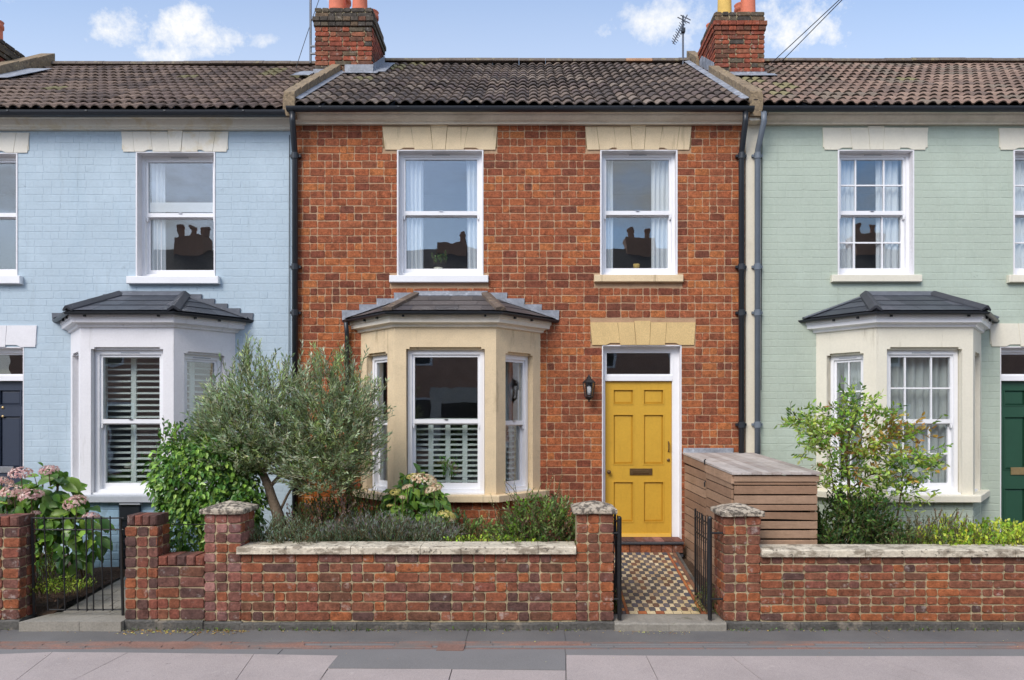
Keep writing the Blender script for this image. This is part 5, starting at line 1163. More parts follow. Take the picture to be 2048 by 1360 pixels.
# ---------------------------------------------------------------- bin store
CED = [lin(168, 138, 114), lin(156, 126, 104), lin(176, 146, 122), lin(150, 120, 98), lin(162, 134, 112)]
GRY = [lin(188, 180, 174), lin(176, 168, 162), lin(198, 190, 186), lin(168, 158, 152)]
bx, by0, by1, bw_ = 2.045, -1.93, -.03, .82; skew = math.tan(R(2.2))
def FB(x, y, z): return (bx + x + (-skew * (y - by0)), y, z)
def lidz(y): return 1.425 + (y - by0) * .052
t = empty('bin_store', (bx + .4, (by0 + by1) / 2, .1), 'weathered slatted wooden bin store with planked lid standing beside the yellow door', 'bin store')
def plank(x0, x1, y0, y1, z0, z1, pal=CED, name='slat', c=.003, warp=0):
    mb = MB(); mb.tint = random.choice(pal)
    if warp:
        n = 8; b = len(mb.v)
        for i in range(n + 1):
            x = x0 + (x1 - x0) * i / n; w = warp * math.sin(math.pi * i / n * 1.3) * (1 - .3 * i / n)
            mb.v += [FB(x, y0, z0 + w), FB(x, y0, z1 + w * .4), FB(x, y1, z1 + w * .4), FB(x, y1, z0 + w)]
        for i in range(n):
            for k in range(4): k2 = (k + 1) % 4; p = b + 4 * i; mb.face([p + k2, p + k, p + 4 + k, p + 4 + k2])
        mb.face([b + k for k in range(4)]); mb.face([b + 4 * n + k for k in (3, 2, 1, 0)])
    else: mb.bbox(x0, x1, y0, y1, z0, z1, c, FB)
    return mb.build(name, M['wood'], t, tints=True)
for x, y in ((.03, .03), (bw_ - .06, .03), (.03, by1 - by0 - .07), (bw_ - .06, by1 - by0 - .07)): plank(x, x + .04, by0 + y, by0 + y + .04, .14, lidz(by0 + y) - .04, name='post')
s_ = lambda p: wz(p, by0)
rows_ = [(455, 387), (490, 461), (590, 500), (697, 606), (770, 708), (867, 790), (968, 886), (1072, 986), (1150, 1090)]
for k, (yb_, yt_) in enumerate(rows_):
    zb_, zt_b = s_(880 + yb_ / 5.44), s_(880 + yt_ / 5.44); yy0 = by0 - (.012 if k == 0 else 0)
    plank(0.0 if k else -.01, bw_ + (.012 if k == 0 else 0), yy0, by0 + .022, zb_ + .001, zt_b, warp=(.008 if k == 5 else 0))
z = s_(880 + 1150 / 5.44) - .012
for k in range(8): plank(0, bw_, by0, by0 + .022, z - .088, z); z -= .10
for k in range(14): plank(.024, bw_ - .024, by0 + .055, by0 + .06, .2 + k * .09, .28 + k * .09, pal=[lin(40, 32, 28)], name='backing_board') if False else None
# doors on the path side: two leaves of slats
half = (by1 - by0) / 2
for lv in (0, 1):
    ya_ = by0 + .03 + lv * half; yb2 = by0 + half - .012 + lv * (half - .012)
    for k in range(12):
        z0 = .19 + k * .099; 
        mb = MB(); mb.tint = random.choice(CED); sl = .030 * (z0 / 1.3)
        P = [FB(-.022, ya_, z0), FB(-.0, ya_, z0), FB(-.0, yb2, z0 + sl), FB(-.022, yb2, z0 + sl)]; zh_ = .088
        mb.hexa([*P, *[(p[0], p[1], p[2] + zh_) for p in P]]); mb.build('door_slat', M['wood'], t, tints=True)
    mb = MB(); mb.tint = random.choice(CED); P = [FB(-.030, ya_ - .03, lidz(ya_) - .095), FB(-.0, ya_ - .03, lidz(ya_) - .095), FB(-.0, yb2 + .02, lidz(yb2) - .095), FB(-.030, yb2 + .02, lidz(yb2) - .095)]
    mb.hexa([*P, *[(p[0], p[1], p[2] + .088) for p in P]]); mb.build('top_rail', M['wood'], t, tints=True)
for k in range(13): plank(bw_ - .02, bw_, by0 + .02, by1, .19 + k * .097, .19 + k * .097 + .088, name='slat')
plank(.01, bw_ - .01, by1 - .03, by1 - .012, .2, 1.44, name='back_board', pal=[lin(90, 72, 58)])
B(bx + .10, bx + bw_ - .12, by0 + .10, by1 - .2, .12, 1.30).build('inner_liner', M['black'], t)
for z in (wz(962, by0 + half), wz(918, by0 + half)):
    o = MB().tube([FB(-.03, by0 + half - .05, z), FB(-.045, by0 + half - .05, z - .01), FB(-.045, by0 + half - .05, z - .06)], .008, 6).build('catch', I, t)
n = 9
for i in range(n):
    a = -.035 + (bw_ + .065) * i / n; b = -.035 + (bw_ + .065) * (i + 1) / n - .004; mb = MB(); mb.tint = random.choice(GRY)
    P = [FB(a, by0 - .035, lidz(by0 - .035)), FB(b, by0 - .035, lidz(by0 - .035)), FB(b, by1 + .01, lidz(by1)), FB(a, by1 + .01, lidz(by1))]
    mb.hexa([*P, *[(p[0], p[1], p[2] + .020) for p in P]]); mb.build('lid_plank', M['wood'], t, tints=True)
mbl = MB(); mbl.bbox(wx(1366), wx(1466), -.03, -.004, wz(907), wz(896), .004); tag(mbl.build('lead_flashing', M['lead'], None), 'pale lead strip on the brickwork just above the wooden bin store lid', 'flashing')

# ================================================================ plants
def col_arr(base, n, vj=.25, hj=.08):
    b = np.array(base)[rng.integers(0, len(base), n)]; return np.clip(b * (1 + rng.uniform(-vj, vj, (n, 1))) * (1 + rng.uniform(-hj, hj, (n, 3))), 0, 1)
def leaf_cloud(name, P, D, Lr, Wr, cols, m, parent, fold=.15, droop=0, roll=None, shape=4, kind=None):
    """leaves as real little blades: P base points, D directions"""
    cols = np.clip(np.asarray(cols) * 1.3, 0, .85); n = len(P); D = D / (np.linalg.norm(D, axis=1, keepdims=True) + 1e-9)
    up = rng.normal(0, 1, (n, 3)) if roll is None else roll + rng.normal(0, .35, (n, 3))
    S = np.cross(D, up); S /= (np.linalg.norm(S, axis=1, keepdims=True) + 1e-9); Nn = np.cross(S, D)
    L_ = rng.uniform(*Lr, (n, 1)); W = rng.uniform(*Wr, (n, 1)) / 2
    dr_ = np.array([[0, 0, -1.0]]) * droop * L_
    if shape == 4:
        V = np.stack([P, P + D * L_ * .45 + S * W + Nn * fold * W + dr_ * .3, P + D * L_ + dr_, P + D * L_ * .45 - S * W + Nn * fold * W + dr_ * .3], 1)
        F = (np.arange(n)[:, None] * 4 + np.arange(4)[None]).astype(np.int32); cc = cols
    else:                                    # six point ovate leaf, folded along the midrib
        V = np.stack([P, P + D * L_ * .28 + S * W * .85 + Nn * fold * W, P + D * L_ * .62 + S * W * .8 + Nn * fold * W + dr_ * .4, P + D * L_ + dr_,
                      P + D * L_ * .62 - S * W * .8 + Nn * fold * W + dr_ * .4, P + D * L_ * .28 - S * W * .85 + Nn * fold * W], 1)
        i0 = np.arange(n)[:, None] * 6; F = np.concatenate([i0 + np.array([[0, 1, 2, 3]]), i0 + np.array([[0, 3, 4, 5]])], 0).astype(np.int32); cc = np.concatenate([cols, cols], 0)
    V = V.reshape(-1, 3); c = np.array([V[:, 0].mean(), V[:, 1].mean(), V[:, 2].min()])
    o = link(bpy.data.objects.new(name, fast_mesh(name, V - c, F, [m], tints=cc)), parent, c)
    if kind: o['kind'] = kind
    return o
def twigs(mb, P, Q, r=.003):
    for a, b in zip(P, Q):
        a, b = Vector(a), Vector(b); m_ = a.lerp(b, .5) + Vector((0, 0, .01)); mb.tube([a, m_, b], [r, r * .8, r * .4], 3, caps=False)
def shoot_plant(parent, starts, dirs, lens, leafL, leafW, per_m, cols, m='leaf', curve=.3, spread=.8, stemr=.0028, name='foliage', stem_mat='stem', vj=.25, bushy=1, shape=4, tipcols=None):
    """shoots, each with its own stem and leaves set alternately along it"""
    P, D, C, mb = [], [], [], MB()
    for s_, d_, L_ in zip(starts, dirs, lens):
        d_ = Vector(d_).normalized(); p = Vector(s_); n = max(3, int(L_ * per_m)); bend = Vector((random.gauss(0, curve), random.gauss(0, curve), random.gauss(.1, curve * .5))); pts = [p.copy()]
        base = cols[random.randrange(len(cols))]; k_ = random.uniform(1 - vj, 1 + vj)
        for i in range(n):
            d_ = (d_ + bend / n).normalized(); p = p + d_ * L_ / n
            if i % max(1, n // 4) == 0 or i == n - 1: pts.append(p.copy())
            for _ in range(bushy):
                q = Vector((random.gauss(0, 1), random.gauss(0, 1), random.gauss(0, 1))); q = (q - d_ * q.dot(d_)).normalized()
                P.append(tuple(p)); D.append(tuple(d_ * .8 + q * spread)); 
                cb = tipcols[random.randrange(len(tipcols))] if tipcols and i > n * .65 else base
                C.append([cb[0] * k_ * random.uniform(.85, 1.15), cb[1] * k_ * random.uniform(.88, 1.12), cb[2] * k_ * random.uniform(.85, 1.15)])
        mb.tube(pts, [stemr] * (len(pts) - 1) + [stemr * .4], 4, caps=False)
    mb.build('stems', M[stem_mat], parent, kind='stuff')
    return leaf_cloud(name, np.array(P), np.array(D), leafL, leafW, np.array(C), M[m], parent, shape=shape, kind='stuff')
def ell(n, c, r, shell=0.0):
    v = rng.normal(0, 1, (n, 3)); v /= np.linalg.norm(v, axis=1, keepdims=True); k = rng.uniform(shell ** 3, 1, (n, 1)) ** (1 / 3); return np.array(c) + v * k * np.array(r), v
# olive tree: trunk, limbs, silvery narrow leaves on upright shoots
t = empty('olive_tree', (wx(556, -1.6), -1.6, .3), 'silvery green olive tree with two bushy heads and wispy upright shoots, beside the tan bay', 'tree')
Yo = -1.55
def op(px, py, dy=0): return atp(px, py, Yo + dy)
MB().tube([op(562, 1060), op(556, 1030), op(545, 1000), op(536, 970), op(524, 945)], [.070, .060, .050, .044, .040], 9).build('trunk', M['bark'], t, smooth=True)
for pts, r0 in (([op(525, 948), op(508, 915, -.05), op(490, 880, -.05), op(470, 840, -.1)], .024), ([op(526, 946), op(540, 905, .05), op(545, 860, .1), op(548, 800, .1)], .022), ([op(538, 975), op(570, 940), op(610, 905, .05), op(655, 870, .05), (op(690, 840, .05))], .022), ([op(556, 1030), op(575, 990, .08), op(600, 950, .1), op(640, 910, .1)], .016)):
    MB().tube(pts, [r0 * (1 - .6 * i / len(pts)) for i in range(len(pts))], 7).build('limb', M['bark'], t, smooth=True)
OLV = [lin(158, 172, 132), lin(136, 154, 110), lin(174, 184, 150), lin(116, 134, 92), lin(184, 192, 162), lin(150, 168, 104), lin(130, 148, 116)]
blobs = [((495, 870), .38, .35, .44, 430), ((650, 880), .42, .35, .44, 470), ((575, 880), .34, .3, .34, 220), ((705, 880), .26, .26, .44, 170), ((540, 810), .38, .25, .24, 130), ((460, 860), .2, .26, .36, 120), ((645, 950), .38, .28, .22, 300), ((650, 810), .36, .25, .26, 120), ((720, 820), .16, .18, .25, 60), ((465, 930), .24, .22, .18, 130), ((525, 925), .2, .22, .16, 110), ((430, 860), .12, .2, .3, 50)]
st_, dd_, ll_ = [], [], []
for (cpx, rx, ry, rz, n) in blobs:
    c = op(*cpx); p, v_ = ell(n, (c.x, c.y, c.z), (rx, ry, rz), .15)
    for a, b in zip(p, v_): st_.append(a); dd_.append((b[0] * .7 + random.gauss(0, .3), b[1] * .7 - .1, b[2] * .5 + .55)); ll_.append(random.uniform(.12, .28))
for px, py, n in ((492, 735, 12), (490, 770, 12), (470, 780, 8), (520, 765, 9), (560, 760, 7), (575, 755, 7), (640, 750, 9), (630, 765, 8), (680, 750, 8), (700, 755, 9), (660, 770, 8), (665, 780, 5), (600, 790, 6), (430, 800, 6), (415, 830, 5), (545, 790, 6), (735, 800, 6), (745, 870, 6), (750, 930, 4)):
    for _ in range(n):
        q = op(px + random.gauss(0, 9), py + random.uniform(0, 26), random.uniform(-.15, .15)); st_.append(q); dd_.append((random.gauss(0, .16), random.gauss(0, .15), 1)); ll_.append(random.uniform(.2, .44))
shoot_plant(t, st_, dd_, ll_, (.042, .070), (.010, .016), 72, OLV, m='leaf', curve=.25, spread=.55, stemr=.0022, vj=.28)
# dense glossy hedge bush
t = empty('hedge_bush', (wx(425, -1.6), -1.6, .2), 'dense bright green rounded leaf bush behind the short low wall', 'bush')
HED = [lin(96, 132, 52), lin(78, 116, 44), lin(122, 156, 62), lin(60, 96, 40), lin(140, 170, 84), lin(84, 122, 60)]
Ph, Dh = [], []
for (cx_, cy_, rx, ry, rz, n) in ((410, 960, .48, .36, .46, 2600), (385, 1050, .36, .36, .40, 1500), (460, 1030, .30, .36, .50, 1300), (450, 905, .34, .3, .25, 900), (345, 950, .2, .28, .38, 700), (500, 1000, .14, .3, .4, 350)):
    c = atp(cx_, cy_, -1.58); p, v_ = ell(n, (c.x, c.y, c.z), (rx, ry, rz), .72); p += rng.normal(0, .018, p.shape); Ph.append(p); Dh.append(v_ * np.array([1, 1, .4]) + rng.normal(0, .5, v_.shape) + np.array([0, 0, .25]))
Ph, Dh = np.concatenate(Ph), np.concatenate(Dh); Nh = Dh / np.linalg.norm(Dh, axis=1, keepdims=True) + np.array([[0, -.7, .7]]); Dh = Dh * .5 + rng.normal(0, .5, Dh.shape) + np.array([[0, -.1, -.45]])
leaf_cloud('foliage', Ph, Dh, (.045, .075), (.030, .046), col_arr(HED, len(Ph), .3), M['leaf_gloss'], t, shape=6, droop=.25, fold=.35, roll=Nh, kind='stuff')
st_, dd_, ll_ = [], [], []
for _ in range(60):
    q = atp(random.uniform(325, 480), random.uniform(868, 900) + abs(random.gauss(0, 8)), -1.6 + random.uniform(-.2, .2)); st_.append(q); dd_.append((random.gauss(0, .3), random.gauss(0, .2), 1)); ll_.append(random.uniform(.08, .2))
shoot_plant(t, st_, dd_, ll_, (.045, .07), (.026, .04), 34, HED, m='leaf_gloss', shape=6, name='shoot_leaves')
MB().tube([atp(420, 1110, -1.55), atp(425, 1040, -1.55), atp(420, 980, -1.55)], [.03, .024, .015], 7).build('stem', M['bark'], t)
# hydrangeas: separate large leaves and flower heads
def hleaf(col, var):
    rnd = random.Random(var); n = 6; L_, W = 1.0, .62; V = []; 
    for i in range(n + 1):
        s_ = i / n; w = W / 2 * math.sin(math.pi * min(1, s_ * .93 + .05)) ** .8 * (1 - .25 * s_); z = -.25 * s_ * s_ + rnd.uniform(-.012, .012)
        V += [(-w, s_, z + w * .35 + rnd.uniform(-.02, .02)), (0, s_, z), (w, s_, z + w * .35 + rnd.uniform(-.02, .02))]
    Fc = []
    for i in range(n): a = i * 3; Fc += [(a, a + 1, a + 4, a + 3), (a + 1, a + 2, a + 5, a + 4)]
    return fast_mesh('leaf', V, Fc, [M['leaf_gloss']], tints=[tuple(c * (1.0 + .12 * (k % 2)) for c in col) for k in range(len(Fc))], smooth=True)
def fhead(cols, var, n=150):
    r_ = np.random.default_rng(var); v = r_.normal(0, 1, (n, 3)); v[:, 2] = np.abs(v[:, 2]) * .8 - .15; v /= np.linalg.norm(v, axis=1, keepdims=True); V, Fc, T = [], [], []
    for k in range(n):
        c = v[k] * np.array([1, 1, .72]) * r_.uniform(.86, 1.0); a = np.cross(v[k], r_.normal(0, 1, 3)); a /= np.linalg.norm(a); b = np.cross(v[k], a); s_ = r_.uniform(.11, .16); col = cols[r_.integers(0, len(cols))]; q = len(V)
        V.append(c + v[k] * .01)
        for i in range(8):
            an = 2 * math.pi * i / 8; rr = s_ if i % 2 == 0 else s_ * .55; V.append(c + (a * math.cos(an) + b * math.sin(an)) * rr + v[k] * (.03 if i % 2 == 0 else 0))
        for i in range(8): Fc.append((q, q + 1 + i, q + 1 + (i + 1) % 8)); T.append(col)
    return fast_mesh('flower_head', V, Fc, [M['petal']], tints=T)
def hydrangea(label, domes, nleaf, cols, heads, hcols, size, group=None, seed=0):
    rnd = random.Random(seed); c0 = domes[0][0]; t = empty('hydrangea', (c0[0], c0[1], .25), label, 'shrub')
    lm = [hleaf(c, i) for i, c in enumerate(cols * 2)]; stm = MB()
    tot = sum(d[2] for d in domes)
    for c, r_, w in domes:
        for _ in range(int(nleaf * w / tot)):
            while True:
                v = Vector((rnd.gauss(0, 1), rnd.gauss(0, 1), rnd.gauss(0, 1))).normalized()
                if v.y < .35 and v.z > -.75: break
            rad = rnd.uniform(.72, 1.0); p = Vector((c[0] + v.x * r_[0] * rad, c[1] + v.y * r_[1] * rad, c[2] + v.z * r_[2] * rad))
            d = Vector((v.x * .6 + rnd.gauss(0, .5), -.2 + rnd.gauss(0, .2), -.45 + rnd.gauss(0, .4))).normalized()
            up = (Vector((0, -.75, .75)) + Vector((rnd.gauss(0, .35), rnd.gauss(0, .2), rnd.gauss(0, .25))) + v * .7).normalized(); x_ = d.cross(up).normalized(); z_ = x_.cross(d)
            Mx = Matrix((x_, d, z_)).transposed(); s_ = rnd.uniform(*size)
            inst('leaf', rnd.choice(lm), t, p, Mx.to_euler(), (s_, s_, s_))
        for _ in range(6): 
            a = Vector((c[0] + rnd.uniform(-.5, .5) * r_[0], c[1] + rnd.uniform(-.3, .3) * r_[1], .2)); b = Vector((c[0] + rnd.uniform(-.8, .8) * r_[0], c[1] - .1, c[2] + r_[2] * .6)); stm.tube([a, a.lerp(b, .5) + Vector((0, 0, .03)), b], [.008, .006, .004], 5)
    stm.build('stems', M['stem'], t, kind='stuff')
    Pf, Df, Nf = [], [], []
    for c, r_, w in domes:
        k = int(420 * w / tot); p, v_ = ell(k, c, r_, .5); s2 = v_[:, 1] < .5; Pf.append(p[s2]); Nf.append(v_[s2] * .7 + np.array([[0, -.7, .7]])); Df.append(v_[s2] * .6 + rng.normal(0, .5, (s2.sum(), 3)) + np.array([[0, -.2, -.5]]))
    Pf = np.concatenate(Pf); leaf_cloud('small_leaves', Pf, np.concatenate(Df), (size[0] * .7, size[1] * .8), (size[0] * .45, size[1] * .5), col_arr(cols, len(Pf), .3), M['leaf_gloss'], t, shape=6, droop=.2, fold=.3, roll=np.concatenate(Nf), kind='stuff')
    for i, (px, py, Y, r_) in enumerate(heads):
        p = atp(px, py, Y); me = fhead(hcols[i % len(hcols)], seed * 20 + i)
        o = inst('flower_head', me, t, p, (rnd.uniform(-.25, .35), rnd.uniform(-.3, .3), rnd.uniform(0, 6)), (r_, r_, r_ * .85))
        MB().tube([p - Vector((0, -.02, .16)), p], .005, 5).build('flower_stalk', M['stem'], t)
    return t
HYG = [lin(92, 130, 50), lin(74, 112, 44), lin(112, 148, 54), lin(62, 100, 44), lin(134, 166, 64)]
PINK = [[lin(236, 204, 198), lin(222, 178, 174), lin(240, 218, 208), lin(208, 158, 156)], [lin(232, 196, 184), lin(214, 168, 160), lin(238, 214, 198)]]
CRM = [[lin(236, 220, 190), lin(224, 196, 160), lin(214, 176, 148), lin(240, 232, 200)], [lin(206, 196, 110), lin(220, 208, 140)]]
def dm(px, py, Y, rx, ry, rz): p = atp(px, py, Y); return ((p.x, p.y, p.z), (rx, ry, rz), rx * rz)
hydrangea('large pink flowering hydrangea behind the closed black iron gate', [dm(60, 1030, -1.35, .50, .35, .36), dm(140, 1070, -1.35, .36, .35, .40), dm(105, 985, -1.35, .24, .25, .30), dm(0, 1050, -1.35, .4, .35, .35)], 300, HYG,
          [(42, 948, -1.7, .115), (28, 986, -1.78, .135), (62, 993, -1.76, .12), (3, 966, -1.7, .11), (98, 942, -1.6, .10), (151, 1006, -1.74, .12), (182, 1034, -1.7, .085), (12, 1005, -1.6, .06), (72, 1026, -1.7, .045)], PINK, (.13, .20), seed=3)
hydrangea('cream flowering hydrangea in front of the middle window of the tan bay', [dm(828, 1010, -1.15, .36, .26, .26), dm(835, 980, -1.15, .22, .2, .2), dm(870, 1030, -1.2, .18, .2, .2)], 230, HYG,
          [(848, 962, -1.58, .14), (790, 985, -1.55, .06), (815, 975, -1.6, .06), (826, 954, -1.52, .07), (868, 980, -1.6, .10), (893, 1032, -1.62, .10), (805, 995, -1.55, .04), (780, 1012, -1.5, .04), (902, 1042, -1.6, .05)], CRM, (.085, .14), seed=5)
# lavender and grey-green spiky mounds, shrubs and weeds
def mound(name, label, cat, px0, px1, pyt, pyb, Y, dep, n, L_, leafL, leafW, cols, per=60, spread=.5, lean=.35, tip=None, m='leaf', curve=.2, wob=14, shape=4):
    x0, x1 = wx(px0, Y), wx(px1, Y); zt, zb = wz(pyt, Y), wz(pyb, Y); t = empty(name, ((x0 + x1) / 2, Y, zb), label, cat); S_, D_, LL = [], [], []
    for _ in range(n):
        x = random.uniform(x0, x1); e = 1 - abs((x - (x0 + x1) / 2) / ((x1 - x0) / 2)) ** 3; y = Y + random.uniform(-dep, dep)
        hz = zb + (zt - zb) * random.random() ** .8 * (.35 + .65 * e) * (.85 + .25 * noise.noise((x * wob / 3, 1, 2)))
        l_ = random.uniform(*L_); S_.append((x, y, max(zb, hz - l_ * .75))); D_.append((random.gauss(0, lean) + (x - (x0 + x1) / 2) * .5, random.gauss(-.15, lean), 1)); LL.append(l_)
    shoot_plant(t, S_, D_, LL, leafL, leafW, per, cols, m=m, curve=curve, spread=spread, tipcols=tip, shape=shape); return t
LAV = [lin(104, 128, 98), lin(120, 140, 112), lin(90, 114, 84), lin(132, 150, 126), lin(98, 126, 86)]
LIME = [lin(150, 176, 56), lin(128, 160, 50), lin(172, 190, 78), lin(108, 144, 48)]
GRN = [lin(88, 118, 56), lin(70, 100, 50), lin(108, 136, 66), lin(60, 88, 48), lin(124, 148, 84)]
PUR = [lin(120, 96, 92), lin(104, 100, 76), lin(138, 116, 104), lin(86, 92, 62)]
mound('lavender', 'wide grey green lavender mound just behind the coping of the middle wall', 'plant', 650, 905, 1018, 1092, -1.75, .24, 620, (.12, .26), (.03, .055), (.005, .009), LAV, 75, lean=.42, tip=[lin(120, 124, 116), lin(112, 130, 104), lin(126, 116, 122)])
mound('lavender', 'small spiky grey green plant spilling over the coping beside the purplish pier', 'plant', 502, 640, 1025, 1092, -1.98, .16, 230, (.10, .22), (.03, .05), (.004, .008), LAV + [lin(132, 148, 126)], 70, lean=.6)
mound('sage_bush', 'purplish leaved low bush under the olive tree', 'bush', 575, 745, 975, 1085, -1.45, .25, 330, (.12, .28), (.024, .04), (.014, .022), PUR + GRN[:2], 55)
mound('fern_shrub', 'loose green and reddish shrub leaning against the pier nearest the yellow door', 'shrub', 1010, 1152, 968, 1092, -1.75, .24, 440, (.12, .28), (.028, .045), (.013, .022), GRN + LIME[3:] + [lin(128, 140, 96), lin(110, 84, 70)], 56, lean=.75, curve=.45, shape=6)
mound('wispy_weed', 'tall wispy flowering weeds rising in front of the bay sill and red bricks', 'weed', 1000, 1150, 935, 1080, -1.45, .18, 75, (.25, .55), (.014, .026), (.005, .009), [lin(140, 154, 96), lin(120, 138, 84), lin(168, 164, 116)], 42, lean=.3, curve=.5)
mound('ground_cover', 'low lime green ground cover behind the coping of the middle wall', 'plant', 895, 1075, 1066, 1095, -1.95, .12, 200, (.05, .12), (.02, .032), (.014, .022), LIME, 60, lean=.7)
mound('leafy_shrub', 'yellow green leafy sprigs against the brick corner behind the olive trunk', 'shrub', 640, 770, 950, 1060, -1.15, .2, 130, (.14, .3), (.03, .05), (.008, .014), GRN + LIME[:2], 46)
mound('border_shrubs', 'dark green mixed shrub filling the bed below the tan bay sill', 'shrub', 700, 980, 1005, 1085, -1.25, .3, 300, (.12, .26), (.03, .05), (.016, .028), GRN, 50, lean=.6, shape=6)
mound('brown_weeds', 'thin reddish stems with small leaves growing against the bay brickwork', 'weed', 925, 1060, 1010, 1090, -1.5, .2, 110, (.12, .34), (.012, .022), (.006, .01), [lin(142, 110, 72), lin(120, 122, 70), lin(150, 140, 80)], 45, lean=.5, curve=.6)
# green house garden
t = empty('nandina_tree', (wx(1697, -1.6), -1.6, .2), 'small leafy tree with green and orange tinted sprays in front of the cream bay', 'tree')
Yn = -1.55
def np_(px, py, dy=0): return atp(px, py, Yn + dy)
NAN = [lin(134, 164, 62), lin(108, 146, 56), lin(160, 180, 80), lin(84, 120, 52), lin(164, 184, 104)]; NOR = [lin(172, 140, 66), lin(158, 120, 66), lin(150, 150, 60), lin(182, 158, 80)]
for pts, r0 in (([np_(1700, 1060), np_(1698, 1000), np_(1697, 950), np_(1692, 915), np_(1700, 870), np_(1715, 820)], .020), ([np_(1697, 950), np_(1668, 930), np_(1655, 890), np_(1630, 860), np_(1595, 835)], .011), ([np_(1694, 925), np_(1730, 900), np_(1770, 880), np_(1830, 865)], .010), ([np_(1698, 980), np_(1740, 950), np_(1800, 920), np_(1850, 915)], .009), ([np_(1695, 1030), np_(1668, 980), np_(1660, 930)], .010), ([np_(1790, 1060), np_(1800, 1000), np_(1806, 940), np_(1798, 900)], .010), ([np_(1710, 1060), np_(1750, 1000), np_(1760, 950)], .009)):
    MB().tube(pts, [r0 * (1 - .5 * i / len(pts)) for i in range(len(pts))], 6).build('trunk' if r0 > .015 else 'limb', M['stem'], t, smooth=True)
def spray(c, n, r_, cols, dirz=.2, L_=(.12, .24)):
    n = int(n * .85)
    S_, D_, LL = [], [], []
    for _ in range(n):
        q = np_(c[0] + random.gauss(0, r_[0]), c[1] + random.gauss(0, r_[1]), random.uniform(-.22, .18)); S_.append(q); D_.append((random.gauss(0, .8) + (c[0] - 1700) / 160, random.gauss(-.2, .5), random.gauss(dirz, .5))); LL.append(random.uniform(*L_))
    shoot_plant(t, S_, D_, LL, (.046, .072), (.020, .032), 42, cols, m='leaf', curve=.4, spread=.9, stemr=.002, shape=6, name='leaf_spray')
spray((1712, 830), 60, (20, 22), NAN, .5); spray((1655, 850), 52, (26, 16), NAN); spray((1605, 845), 26, (14, 9), NAN, .1); spray((1645, 890), 46, (18, 22), NAN); spray((1690, 890), 60, (28, 26), NAN + NOR[:2]); spray((1755, 878), 40, (24, 13), NOR + NAN[:1])
spray((1800, 870), 30, (24, 16), NOR + NAN[:2]); spray((1735, 925), 44, (24, 20), NAN + NOR); spray((1800, 920), 46, (30, 12), NAN + NOR[:1]); spray((1840, 922), 18, (12, 7), NAN); spray((1790, 975), 60, (22, 22), NAN); spray((1690, 960), 36, (26, 16), NAN); spray((1765, 845), 18, (14, 14), NAN, .4); spray((1735, 970), 34, (20, 16), NAN); spray((1660, 955), 22, (12, 14), NAN)
mound('dark_shrub', 'dark green dense shrub beside the wooden bin store', 'shrub', 1630, 1780, 960, 1100, -1.6, .3, 620, (.10, .22), (.032, .05), (.018, .028), [lin(70, 100, 46), lin(56, 84, 42), lin(92, 118, 54), lin(48, 76, 40)], 55, lean=.8, curve=.5, shape=6)
mound('mixed_border', 'grey green and reddish low planting below the cream bay sill', 'plant', 1760, 1960, 1015, 1098, -1.6, .3, 330, (.08, .20), (.022, .035), (.010, .018), [lin(112, 124, 84), lin(132, 128, 96), lin(94, 112, 76), lin(142, 112, 92)], 55)
mound('lime_ground_cover', 'bright yellow green leafy ground cover spreading before the dark green door', 'plant', 1830, 2120, 1034, 1100, -1.75, .34, 760, (.07, .17), (.028, .045), (.020, .032), LIME + [lin(196, 206, 76), lin(180, 196, 66)], 48, lean=.6, shape=6)
mound('mixed_border', 'dark leafy planting low under the small tree, beside the lime ground cover', 'plant', 1770, 1900, 1050, 1102, -1.85, .15, 170, (.07, .16), (.02, .03), (.010, .016), GRN, 55, lean=.5)
# low plants by the closed gate, moss beside the tiled path
mound('ground_cover', 'low lime plant on the soil behind the closed iron gate', 'plant', 76, 170, 1148, 1182, -1.95, .2, 170, (.05, .12), (.02, .03), (.012, .02), LIME, 55, lean=.7)
mound('variegated_shrub', 'small yellow and pinkish leaved upright plant next to the gate hinge post', 'plant', 70, 106, 1075, 1190, -1.95, .08, 90, (.10, .22), (.014, .024), (.01, .016), LIME[:2] + [lin(160, 140, 132), lin(128, 110, 100)], 52, lean=.25)
mound('moss', 'green moss and weeds growing along the strip by the bin store and tiled path', 'moss', 1392, 1432, 1160, 1225, -1.95, .14, 150, (.03, .08), (.012, .02), (.006, .01), GRN[:3] + LIME[3:], 70, lean=.7)
o = bpy.data.objects['moss']; 
mound('moss', 'green moss in the narrow strip between the open gate leaf and its pier', 'moss', 1226, 1238, 1165, 1222, -2.0, .10, 60, (.03, .08), (.012, .02), (.006, .01), GRN[:3] + LIME[3:], 70, lean=.6)
mound('window_plant', 'small green houseplant in the pale pot inside the wide upper window', 'houseplant', 868, 894, 499, 528, .24, .03, 16, (.06, .14), (.03, .05), (.015, .025), GRN, 50)
mound('window_plant', 'bright green pot plant behind the half shutter in the tan bay', 'houseplant', 886, 908, 912, 955, -.36, .02, 16, (.10, .2), (.03, .05), (.012, .02), [lin(110, 168, 70)], 50)
